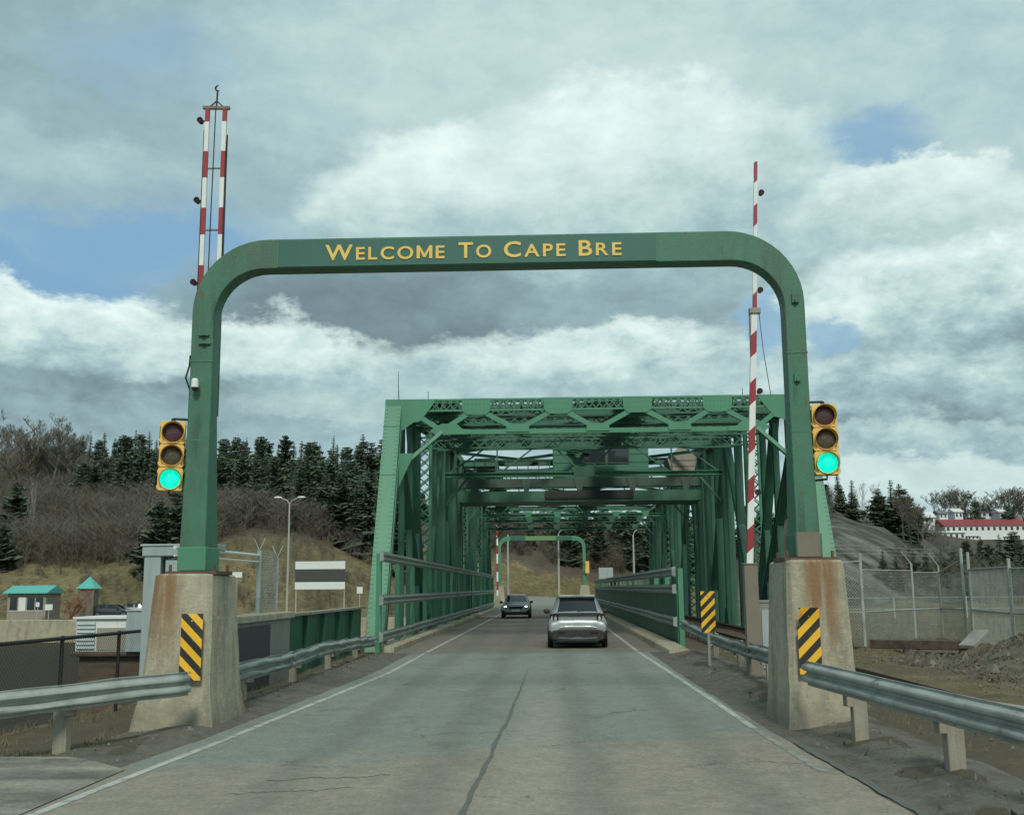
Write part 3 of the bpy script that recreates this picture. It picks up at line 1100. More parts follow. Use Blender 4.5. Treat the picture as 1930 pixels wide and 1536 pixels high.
# weld seams round the legs
for xa, xb in ((gate_L, gate_L + .33), (gate_R - .29, gate_R)):
    for zz in (5.22, 4.05):
        m = MB()
        m.box(xa - .006, GY - .007, zz, xb + .006, GY + .05, zz + .022)
        m.build('weld_seam', G_GATE, gate)
for (px, py, w, h) in ((1498, 563, .10, .14), (1502, 712, .09, .12), (385, 632, .16, .03), (386, 648, .18, .025)):
    p = at(px, py, GY)
    m = MB()
    m.box(p.x - w / 2, GY - .04, p.z - h / 2, p.x + w / 2, GY - .001, p.z + h / 2)
    m.box(p.x - w * .2, GY - .07, p.z - h * .5, p.x + w * .2, GY - .04, p.z - h * .2)
    m.build('bracket', G_GATE, gate, bevel=.006)
# lettering
FONT = bpy.data.fonts[0] if len(bpy.data.fonts) else None


M_GLYPH = ([(0, 0), (.155, 0), (.155, .46), (.325, .06), (.435, .06), (.605, .46), (.605, 0), (.76, 0), (.76, .73), (.62, .73), (.38, .25), (.14, .73), (0, .73)], None)


def letters(txt, big, small, x, z, y, mats, parent, target_w):
    """small capitals: first letter larger"""
    objs = []
    cx = 0.0
    verts, faces = [], []
    for k, ch in enumerate(txt):
        if ch == 'M':
            gm = MB().prism(M_GLYPH[0], lambda u, v, d: (u, v, d), 0, .02)
            s = small / .73
            off = len(verts)
            verts += [(cx + v[0] * s, v[1] * s, v[2]) for v in gm.v]
            faces += [tuple(off + i for i in f) for f in gm.f]
            cx += .76 * s + .045
            continue
        cu = bpy.data.curves.new('letter', 'FONT')
        cu.body = ch
        cu.size = 1.0
        cu.extrude = .02
        cu.offset = .016
        cu.resolution_u = 5
        o = bpy.data.objects.new('letter', cu)
        col.objects.link(o)
        bpy.context.view_layer.update()
        me = o.to_mesh()
        vs_ = [tuple(v.co) for v in me.vertices]
        fs = [tuple(p.vertices) for p in me.polygons]
        o.to_mesh_clear()
        bpy.data.objects.remove(o)
        bpy.data.curves.remove(cu)
        x0 = min(v[0] for v in vs_)
        x1 = max(v[0] for v in vs_)
        s = (big if k == 0 else small) / .73
        off = len(verts)
        verts += [(cx + (v[0] - x0) * s, v[1] * s, v[2]) for v in vs_]
        faces += [tuple(off + i for i in f) for f in fs]
        cx += (x1 - x0) * s + .045
    W_ = cx - .045
    k = target_w / W_
    me = bpy.data.meshes.new('lettering')
    me.from_pydata([(x + v[0] * k, y - .006 - v[2] * .3, z + v[1]) for v in verts], [], faces)
    me.materials.append(mats)
    me.update()
    return link('lettering', me, parent)


for w_, xa, xb in (('WELCOME', 613, 838), ('TO', 864, 926), ('CAPE', 950, 1066), ('BRE', 1091, 1172)):
    A, B = at(xa, 485, GY - .02), at(xb, 485, GY - .02)
    letters(w_, .245, .200, A.x, 6.735, GY - .014, YELLOW, gate, B.x - A.x)
# conduit and cable loop on the left leg
m = MB()
a, b2, c2 = at(357, 690, GY + .1), at(350, 712, GY + .1), at(358, 735, GY + .1)
m.tube([at(359, 670, GY + .15), at(358, 680, GY + .15), a, b2, c2, at(357, 760, GY + .15), at(352, 880, GY + .2)], .014, 6)
m.build('cable', BLACK, gate, smooth=True)


# concrete pedestals
def pedestal(name, label, lo, hi, z1, skirt, rust):
    t = thing(name, label, 'pedestal', ((lo[0] + lo[2]) / 2, (lo[1] + lo[3]) / 2, 0), group='concrete pedestals carrying the welcome gate')
    m = MB()
    n = 10
    rows = []
    rnd = random.Random(len(label))
    def ring(fr, z, grow=0.0):
        a = [lo[i] + (hi[i] - lo[i]) * fr for i in range(4)]
        x0, y0, x1, y1 = a[0] - grow, a[1] - grow, a[2] + grow, a[3] + grow
        c = .06
        pts = [(x0 + c, y0), (x1 - c, y0), (x1, y0 + c), (x1, y1 - c), (x1 - c, y1), (x0 + c, y1), (x0, y1 - c), (x0, y0 + c)]
        return [(x + rnd.uniform(-.006, .006), y + rnd.uniform(-.006, .006), z + rnd.uniform(-.008, .008)) for x, y in pts]
    for k in range(n + 1):
        fr = k / n
        rows.append(ring(fr, -.25 + (z1 + .25) * fr, skirt * max(0, 1 - fr * 3.2)))
    rows.append(ring(1.0, z1 + .03, -.03))
    m.grid(rows, 0, True)
    L = len(m.v)
    m.f.append(tuple(range(L - 8, L))); m.mi.append(0)
    m.build('pedestal_block', pedestal_mat('pedestal_concrete', rust[0], rust[1]), t, smooth=True)
    return t


pl = pedestal('concrete_pedestal', 'tapered concrete pedestal under the gate leg in front of the wooded hill', (-5.78, 15.25, -4.72, 17.0), (-5.60, 15.35, -4.78, 16.6), 2.10, .10, (-5.45, .35))
pr = pedestal('concrete_pedestal', 'rust stained concrete pedestal under the gate leg nearer the chain link fence', (3.20, 15.25, 4.16, 17.0), (3.26, 15.35, 4.06, 16.6), 2.22, .03, (3.72, .36))

# hazard markers
def hazard(label, p, w, h, sgn, rot=0.0, tilt=0.0, post=None, bent=False):
    t = thing('hazard_marker', label, 'sign', p, rot, group='yellow and black hazard markers', local=True)
    m = MB()
    mt = hazard_mat('hazard_stripes', sgn, .255, random.random() * .2)
    rows = []
    for k in range(13):
        z = h * k / 12
        wob = .0
        row = []
        for i in range(5):
            x = -w / 2 + w * i / 4
            yy = .0
            if bent:
                yy = -.10 * max(0, (z / h - .80)) * 5 * max(0, (-x / w + .1)) - .03 * max(0, z / h - .8) * 5
                if z / h > .70 and i == 0:
                    x += .045 * math.sin((z / h - .70) * 22) ** 2
            else:
                yy = .008 * math.sin(z * 7 + x * 9)
            row.append((x, yy, z))
        rows.append(row)
    m.grid(rows)
    o = m.build('sign_plate', mt, t, fixn=False)
    so = o.modifiers.new('thick', 'SOLIDIFY')
    so.thickness = .006
    for zz in (.12, h - .1):
        b3 = MB()
        b3.tube([(0, -.004, zz), (0, -.016, zz)], .014, 6)
        b3.build('bolt', GALV, t)
    if post:
        b3 = MB()
        b3.box(-.03, .012, post, .03, .06, h * .8)
        b3.build('sign_post', GALV_DULL, t)
    t.rotation_euler = (tilt, 0, rot)
    return t


p = at(357, 1268, 15.17)
hazard('yellow and black striped hazard plate on the pedestal beside the wooded hill', (p.x, 15.17, p.z - .10), .30, .90, 1, 0, -.04)
p = at(1529, 1262, 15.17)
hazard('yellow and black striped hazard plate with bent corner on the rust stained pedestal', (p.x, 15.17, p.z - .06), .30, .88, -1, 0, -.03, bent=True)
p = at(1336, 1192, 26.0)
hazard('yellow and black striped hazard plate standing on the guardrail before the bridge', (p.x, 26.0, p.z), .33, .95, -1, .05, 0, post=-.75)


# ------------------------------------------------------------------ traffic lights
def traffic_light(name, label, p, yaw, tilt, arm_dx, group):
    """p = bottom centre of the front face"""
    t = thing(name, label, 'traffic light', p, yaw, group=group, local=True)
    w, sh, dp = .345, .340, .20
    for k in range(3):
        z0 = k * sh
        m = MB()
        m.prism([(-w / 2 + .02, z0 + .004), (w / 2 - .02, z0 + .004), (w / 2, z0 + .025), (w / 2, z0 + sh - .025), (w / 2 - .02, z0 + sh - .004), (-w / 2 + .02, z0 + sh - .004), (-w / 2, z0 + sh - .025), (-w / 2, z0 + .025)],
                lambda u, v, d: (u, d, v), 0, dp)
        # door rim
        ring = [(.155 * math.cos(a), .155 * math.sin(a)) for a in [2 * math.pi * i / 24 for i in range(24)]]
        cz = z0 + sh / 2
        m.grid([[(.150 * x / .155, -.002, cz + .150 * z / .155) for x, z in ring], [(x, -.02, cz + z) for x, z in ring], [(x * .93, -.02, cz + z * .93) for x, z in ring], [(x * .93, .0, cz + z * .93) for x, z in ring]], 0, True)
        for sx in (-1, 1):
            for zz in (z0 + .06, z0 + sh - .06):
                m.box(sx * (w / 2 + .0) - .012, .03, zz - .02, sx * (w / 2) + .012, .07, zz + .02)
        body = m.build('signal_section', SIGBODY, t, bevel=.006)
        # lens
        m = MB()
        rows = []
        for r_, d in ((.143, -.004), (.12, -.018), (.08, -.028), (.03, -.033), (.001, -.0335)):
            rows.append([(r_ * math.cos(2 * math.pi * i / 24), d, cz + r_ * math.sin(2 * math.pi * i / 24)) for i in range(24)])
        m.grid(rows, 0, True)
        m.build('lens', (LENS_G, LENS_A, LENS_R)[k], body, smooth='full')
        # tunnel visor open below
        m = MB()
        n = 22
        rows = []
        for i in range(n + 1):
            a = R(-38) + (math.pi + 2 * R(38)) * i / n
            full = math.sin(min(max((a + R(38)) / (math.pi + 2 * R(38)), 0), 1) * math.pi)
            L = .02 + .10 * min(1, full * 1.5)
            rows.append([(.158 * math.cos(a), -.015, cz + .158 * math.sin(a)), (.160 * math.cos(a), -.015 - L, cz + .160 * math.sin(a) - .008)])
        m.grid(rows)
        v = m.build('visor', [SIGBODY], body, smooth='full', fixn=False)
        so = v.modifiers.new('thick', 'SOLIDIFY')
        so.thickness = .004
        so.offset = 1
    # mounting arms to the gate leg
    m = MB()
    top = 3 * sh
    m.tube([(0, .1, top - .01), (0, .1, top + .05)], .03, 8)
    m.tube([(0, .1, top + .045), (arm_dx, .1, top + .045)], .018, 6)
    m.build('upper_bracket', BLACKSTEEL, t)
    m = MB()
    m.tube([(0, .1, .01), (0, .1, -.05), (arm_dx * .5, .1, -.07), (arm_dx, .1, -.06)], .016, 6)
    m.build('lower_bracket', BLACKSTEEL, t)
    m = MB()
    m.box(-w / 2 - .01, dp, .05, w / 2 + .01, dp + .012, 3 * sh - .05)
    m.build('back_plate', BLACKSTEEL, t)
    t.rotation_euler = (0, tilt, yaw)
    return t


p = at(319, 925, GY - .05)
traffic_light('traffic_light', 'yellow traffic light showing green on the gate leg in front of the wooded hill', p, R(20), R(1.0), .42, 'traffic lights hung on the welcome gate')
p = at(1561, 895, GY - .05)
traffic_light('traffic_light', 'yellow traffic light showing green on the gate leg nearer the red roofed building', p, R(-4), R(-.6), -.42, 'traffic lights hung on the welcome gate')

# security camera on the left leg
p = at(367, 730, GY - .12)
sec = thing('security_camera', 'white dome security camera on the gate leg above the traffic light', 'camera', p, local=True)
m = MB()
m.tube([(0, 0, .0), (0, 0, .10)], [.055, .052], 12)
m.tube([(0, 0, .10), (0, 0, .13)], [.052, .035], 12)
m.build('housing', WHITEB, sec, smooth=True)
m = MB()
m.ball((0, 0, -.005), .048, 12)
m.build('dome', BLACK, sec, smooth=True)
m = MB()
m.box(-.02, .03, .03, .02, .13, .09)
m.build('wall_bracket', WHITEB, sec)


# ------------------------------------------------------------------ raised barriers
def barrier_lamp(parent, p, sx, mat_):
    m = MB()
    m.tube([p, (p[0] + sx * .07, p[1] - .01, p[2])], .014, 6)
    m.tube([(p[0] + sx * .07, p[1] + .03, p[2]), (p[0] + sx * .07, p[1] - .07, p[2])], [.05, .055], 10)
    m.build('warning_lamp', mat_, parent, smooth=True)


BY = 18.0
bl = thing('raised_barrier', 'raised double barrier arm with red and white bands and crescent finial behind the gate', 'barrier', (at(385, 1107, BY).x, BY, 0))
top = at(408, 205, BY)
bx = top.x
m_bar = barrier_mat('barrier_bands', 1.04, .32)
for sx in (-.155, .155):
    m = MB()
    m.beam((bx + sx, BY, 2.2), (bx + sx, BY, top.z), .075, .05, (0, 1, 0))
    m.build('arm_rail', m_bar, bl)
m = MB()
m.beam((bx - .24, BY, top.z + .02), (bx + .24, BY, top.z + .0), .05, .06, (0, 1, 0))
m.build('head_bar', BARPOST, bl)
m = MB()
for k in (-.12, .12):
    m.beam((bx + k, BY, top.z + .03), (bx, BY, top.z + .14), .02, .02)
m.tube([(bx, BY, top.z + .05), (bx + .01, BY, top.z + .34)], .016, 6)
arc = [(bx + .02 + .05 * math.cos(a), BY, top.z + .38 + .05 * math.sin(a)) for a in [R(80 + 22 * k) for k in range(11)]]
m.tube(arc, [.006 + .012 * math.sin(math.pi * k / 10) for k in range(11)], 6)
m.build('finial', BLACKSTEEL, bl, smooth=True)
m = MB()
m.tube([(bx, BY - .04, top.z), (bx - .02, BY - .04, top.z - 2.5), (bx - .02, BY - .04, 2.4)], .011, 5)
m.build('cable', BLACK, bl)
m = MB()
m.tube([(bx + .215, BY, top.z - .5), (bx + .20, BY, top.z - 1.4), (bx + .205, BY, 4.8)], [.012, .025, .03], 6)
m.tube([(bx - .205, BY, top.z - .4), (bx - .21, BY, top.z - 3), (bx - .22, BY, 3.0)], .010, 5)
m.build('conduit', BLACKSTEEL, bl)
for zz in (top.z - 1.12, top.z - 2.25, top.z - 3.38, top.z - 4.5):
    m = MB()
    m.box(bx - .16, BY - .012, zz - .012, bx + .16, BY + .012, zz + .012)
    m.build('cross_tie', BARPOST, bl)
for py in (229, 379, 533):
    q = at(385, py, BY)
    barrier_lamp(bl, (bx - .20, BY, q.z), -1, REDLENS)
# its grey steel mechanism frame standing behind the pedestal
m = MB()
A, B = at(296, 1042, 18.2), at(345, 1042, 18.2)
m.box(A.x - .14, 18.0, -.3, A.x + .14, 18.45, A.z + .10)
m.box(A.x - .17, 17.97, A.z + .10, B.x + .15, 18.48, A.z - .08 + .02)
m.box(A.x + .20, 18.05, -.3, A.x + .62, 18.4, A.z - .12)
m.box(A.x - .20, 17.95, A.z + .10, B.x + .18, 18.5, A.z + .14)
m.build('mechanism_frame', GREYSTEEL, bl, bevel=.015)

BY2 = 23.0
base = at(1420, 1222, BY2)
tp = at(1424, 306, BY2)
br = thing('raised_barrier', 'single raised barrier arm with red and white slanted bands on a brown post', 'barrier', (base.x, BY2, 0))
m = MB()
pz = at(1420, 1064, BY2).z
m.box(base.x - .14, BY2 - .12, 0, base.x + .14, BY2 + .12, pz)
m.box(base.x - .16, BY2 - .14, pz, base.x + .16, BY2 + .14, pz + .03)
m.build('barrier_post', BARPOST, br, bevel=.012)
MIDZ = at(1421, 585, BY2)
m = MB()
m.frustum((base.x - .065, BY2 - .05, base.x + .065, BY2 + .03), (MIDZ.x - .062, BY2 - .05, MIDZ.x + .062, BY2 + .03), pz + .03, MIDZ.z)
o = m.build('lower_arm', barrier_mat('barrier_slant_bands', .98, .12, -.9), br)
m = MB()
m.frustum((MIDZ.x - .045, BY2 - .04, MIDZ.x + .045, BY2 + .02), (tp.x - .035, BY2 - .04, tp.x + .035, BY2 + .02), MIDZ.z - .25, tp.z)
m.build('upper_arm', barrier_mat('barrier_slim_bands', .95, .14, -.9), br)
m = MB()
m.box(MIDZ.x - .11, BY2 - .09, MIDZ.z - .08, MIDZ.x + .13, BY2 + .06, MIDZ.z + .04)
m.build('coupling', BEIGE, br, bevel=.01)
m = MB()
m.tube([(MIDZ.x - .10, BY2, MIDZ.z + .02), (MIDZ.x - .11, BY2, MIDZ.z - 1.4)], .018, 5)
m.build('pull_rod', BARPOST, br)
m = MB()
m.tube([(MIDZ.x + .10, BY2, MIDZ.z), (MIDZ.x + .16, BY2, MIDZ.z - .9), (MIDZ.x + .28, BY2, MIDZ.z - 1.9)], .010, 5)
m.build('stay_wire', BARPOST, br)
for px, py in ((1434, 365), (1432, 548), (1431, 738), (1428, 928)):
    q = at(px, py, BY2)
    m = MB()
    m.tube([(q.x - .05, BY2, q.z), (q.x, BY2, q.z)], .018, 6)
    m.tube([(q.x, BY2 + .03, q.z), (q.x, BY2 - .08, q.z)], [.055, .065], 10)
    m.build('warning_lamp', REDLENS, br, smooth=True)
# grey cabinet beside it
A = at(1447, 1175, 23.6)
cab = thing('control_cabinet', 'grey steel control cabinet between the brown barrier post and the pedestal', 'cabinet', (A.x, 23.6, 0))
m = MB()
m.box(A.x - .2, 23.45, 0, A.x + .45, 23.9, 1.55)
m.box(A.x - .22, 23.43, 1.55, A.x + .47, 23.92, 1.60)
m.build('cabinet_body', CONC_GREY, cab, bevel=.01)
m = MB()
m.box(A.x - .15, 23.425, .2, A.x + .4, 23.449, 1.4)
m.build('cabinet_door', GREYSTEEL, cab)


# ------------------------------------------------------------------ guardrails
PROF = [(0, .018), (.012, .006), (.030, .010), (.058, .076), (.070, .083), (.095, .083), (.107, .076), (.138, .008), (.172, .008), (.203, .076), (.215, .083), (.240, .083), (.252, .076), (.280, .010), (.298, .006), (.31, .018)]


def wbeam(path, side, name, mats, parent, dent=0.0, seed=0.0, hs=1.0, flare_end=False):
    """path: (x, y, ztop) ; ridges face side (unit xy vector pointing to the road)"""
    P = [Vector(p) for p in path]
    L = [0]
    for a, b2 in zip(P[:-1], P[1:]):
        L.append(L[-1] + (b2 - a).length)
    n = max(2, int(L[-1] / .22))
    rows = []
    for k in range(n + 1):
        s = L[-1] * k / n
        i = max(j for j in range(len(L)) if L[j] <= s + 1e-6)
        i = min(i, len(P) - 2)
        f = (s - L[i]) / max(1e-6, L[i + 1] - L[i])
        q = P[i].lerp(P[i + 1], f)
        d = (P[i + 1] - P[i]).normalized()
        nn = Vector((-d.y, d.x, 0))
        if nn.dot(Vector((side[0], side[1], 0))) < 0:
            nn = -nn
        nn.normalize()
        w1 = dent * mn.noise((s * .9, seed, 0))
        row = []
        for v, dep in PROF:
            w2 = dent * .9 * mn.noise((s * 1.6, seed + 4, v * 9))
            sq = 1 - dent * 3.0 * max(0, mn.noise((s * 1.1, seed + 8, 0)))
            pt = q + nn * (dep * sq + w2 * .8 + w1)
            row.append((pt.x, pt.y, q.z - .31 * hs + v * hs + w1 * .6 + w2 * .4))
        rows.append(row)
    m = MB().grid(rows)
    o = m.build(name, mats, parent, smooth=True, fixn=False)
    so = o.modifiers.new('thick', 'SOLIDIFY')
    so.thickness = .007
    so.offset = 0
    return o


def splice(p, side, parent):
    m = MB()
    for dz in (-.06, -.25):
        for dx in (-.08, .08):
            c = Vector((p[0] + side[0] * .06 + dx * abs(side[1]), p[1] + side[1] * .06 + dx * abs(side[0]), p[2] + dz))
            m.ball(c, .020, 6)
    m.build('splice_bolt', GALV_DULL, parent)


def guardrail(label, path, side, posts, mats, dent, cat='guardrail', group='W-beam guardrails beside the approach', postm=None, seglen=4.0, seed=1.0, post_w=.17, block=True):
    t = thing('guardrail', label, cat, (path[0][0], path[0][1], 0), group=group)
    P = [Vector(p) for p in path]
    # split into lapped sections
    pts = [P[0]]
    acc = []
    for a, b2 in zip(P[:-1], P[1:]):
        k = max(1, round((b2 - a).length / seglen))
        for i in range(k):
            acc.append((a.lerp(b2, i / k), a.lerp(b2, (i + 1) / k)))
    for j, (a, b2) in enumerate(acc):
        d = (b2 - a).normalized()
        s_ = Vector((side[0], side[1], 0)) * (.006 * (j % 2))
        wbeam([a - d * .12 + s_, b2 + d * .12 + s_], side, 'rail_section', mats, t, dent, seed + j * 3.7)
        if j:
            splice(a, side, t)
    for (x, y, zt) in posts:
        m = MB()
        ang = random.uniform(-.02, .02)
        bx_ = x - side[0] * (.17 if block else .09)
        by_ = y - side[1] * (.17 if block else .09)
        g = float(ground_h(np.array([bx_]), np.array([by_]))[0])
        m.beam((bx_, by_, g - .3), (bx_ + ang, by_ + ang, zt), post_w, post_w * .9, (0, 1, 0))
        po = m.build('post', postm or WOODPOST, t, bevel=.012)
        if block:
            m = MB()
            m.beam((x - side[0] * .045, y - side[1] * .045, zt - .33), (x - side[0] * .045, y - side[1] * .045, zt - .02), post_w * .85, .10, (side[0], side[1], 0))
            m.build('block', postm or WOODPOST, t, bevel=.008)
    return t


# near left: flares away from the pedestal
gl = [(-10.6, 7.6, .72), (-7.9, 10.4, .73), (-6.55, 12.35, .77), (-4.92, 14.62, .84)]
guardrail('dented W-beam guardrail flaring out from the pedestal below the wooded hill', gl, (.8, -.6), [(-5.85, 13.45, .74), (-7.4, 11.1, .72), (-9.2, 9.1, .7)], GALV, .06, seed=3.2)
# between pedestal and bridge, left, battered
gl2 = [(-5.02, 17.2, .76), (-5.08, 21.5, .70), (-5.12, 24.0, .74), (-5.15, 27.5, .68), (-5.2, 32.4, .56)]
guardrail('battered W-beam guardrail between the pedestal and the bridge in front of green panels', gl2, (1, 0), [(-5.03, 18.6, .7), (-5.1, 22.5, .66), (-5.12, 26.2, .66), (-5.16, 30.0, .60)], GALV_DULL, .075, seed=9.1, post_w=.14)
# near right
gr = [(3.38, 14.75, .92), (3.62, 12.4, .90), (4.02, 9.3, .86), (4.9, 5.5, .84), (5.6, 2.5, .82)]
guardrail('straight grey W-beam guardrail on pale posts running towards the viewer from the rust stained pedestal', gr, (-1, -.12), [(3.55, 13.75, .78), (3.80, 11.3, .78), (4.3, 8.4, .76)], GALV, .012, seed=2.2, postm=WOODPOST)
gr2 = [(3.62, 17.1, .80), (3.98, 20.2, .80), (4.12, 24.0, .72), (4.15, 28.5, .72), (4.0, 33.8, .92)]
guardrail('battered W-beam guardrail between the rust stained pedestal and the bridge', gr2, (-1, 0), [(3.85, 18.6, .76), (4.05, 21.8, .72), (4.12, 25.5, .68), (4.14, 29.5, .68)], GALV_DULL, .07, seed=5.5, post_w=.14)


# bridge railings: three W-beams a side on green posts
def bridge_rail(label, x, sx, y0, y1, tops, panel):
    t = thing('bridge_railing', label, 'railing', (x, y0, 0), group='railings along the bridge roadway')
    n = 17
    for ti, z in enumerate(tops):
        for k in range(n):
            a, b2 = y0 + (y1 - y0) * k / n, y0 + (y1 - y0) * (k + 1) / n
            dz = .03 * mn.noise((k * .8, ti * 3, 1)) if ti == len(tops) - 1 else 0
            wbeam([(x, a - .1, z + dz), (x, b2 + .1, z + dz)], (sx, 0), 'rail_section', GALV_DULL, t, .012 if ti == len(tops) - 1 else .004, k + ti * 9)
        e = MB()
        e.prism([(-.02, 0), (.10, .03), (.10, .28), (-.02, .31)], lambda u, v, d: (x + sx * u, d, z - .31 + v), y0 - .16, y0 - .06)
        e.build('rail_end', GALV_DULL, t)
    pm = MB()
    po = .20 if panel else .10
    pm.box(x - sx * po - .08, -.08, 0, x - sx * po + .08, .08, tops[0] - .05)
    me = pm.mesh('post', G_LIGHT)
    for k in range(n):
        yk = y0 + .25 + (y1 - y0 - .5) * k / (n - 1)
        o = link('post', me, t)
        o.location = (0, yk, 0)
    if panel:
        for k in range(n):
            a, b2 = y0 + (y1 - y0) * k / n, y0 + (y1 - y0) * (k + 1) / n
            m = MB()
            m.box(x - sx * .06 - .015, a + .01, .0, x - sx * .06 + .015, b2 - .01, panel)
            m.box(x - sx * .065 - .03, a + .02, panel - .04, x - sx * .065 + .03, b2 - .02, panel + .02)
            m.build('side_panel', G_DARK, t)
    return t


bridge_rail('three rail steel railing along the bridge beside the oncoming lane', -5.12, 1, 33.0, 98.5, (3.02, 1.72, .64), 0)
bridge_rail('three rail steel railing backed by dark green panels between the roadway and the track', 3.86, -1, 34.6, 98.5, (2.52, 1.98, .98), 1.75)


# ------------------------------------------------------------------ the truss bridge
XL, XR = -5.56, 8.92
bridge = thing('swing_bridge', 'green steel truss bridge with laced posts and a zigzag portal spanning the canal', 'bridge', ((XL + XR) / 2, 34.6, 0))


def chord_z(y):
    return float(np.interp(y, [38.5, 55, 77, 95], [8.35, 9.55, 9.55, 8.35]))


def lace(parent, p, q, across, w, n, bw=.06, t=.012, single=True, mat_=G_LIGHT, cross=True):
    """X lacing along p-q, w wide along 'across'; single = one object per bar"""
    p, q, a = Vector(p), Vector(q), Vector(across).normalized()
    nrm = (q - p).normalized().cross(a)
    big = MB()
    me = [None, None]
    for k in range(n):
        c0, c1 = p.lerp(q, k / n), p.lerp(q, (k + 1) / n)
        for s in ((1, -1) if cross else ((1,) if k % 2 else (-1,))):
            A, B = c0 - a * (s * w / 2), c1 + a * (s * w / 2)
            off = nrm * (t * .6 * s)
            if single:
                if me[s > 0] is None:
                    mb = MB().beam(A - c0 + off, B - c0 + off, bw, t, nrm)
                    me[s > 0] = mb.mesh('lacing_bar', mat_)
                o = link('lacing_bar', me[s > 0], parent)
                o.location = c0
            else:
                big.beam(A + off, B + off, bw, t, nrm)
    if not single:
        o = big.build('lacing', mat_, parent)
        o['kind'] = 'stuff'


def solid(name, p, q, w, h, up=(0, 1, 0), mat_=G_BRIDGE, kind='box', parent=None):
    m = MB()
    if kind == 'box':
        m.beam(p, q, w, h, up)
    elif kind == 'i':
        m.ibeam(p, q, w, h, .035, up)
    else:
        m.channel_pair(p, q, w, h, .05, up)
    return m.build(name, mat_, parent or bridge)


def plate(poly, y, t=.03, mat_=G_LIGHT, name='gusset_plate', parent=None):
    m = MB()
    m.prism(poly, lambda u, v, d: (u, d, v), y - t, y)
    return m.build(name, mat_, parent or bridge)


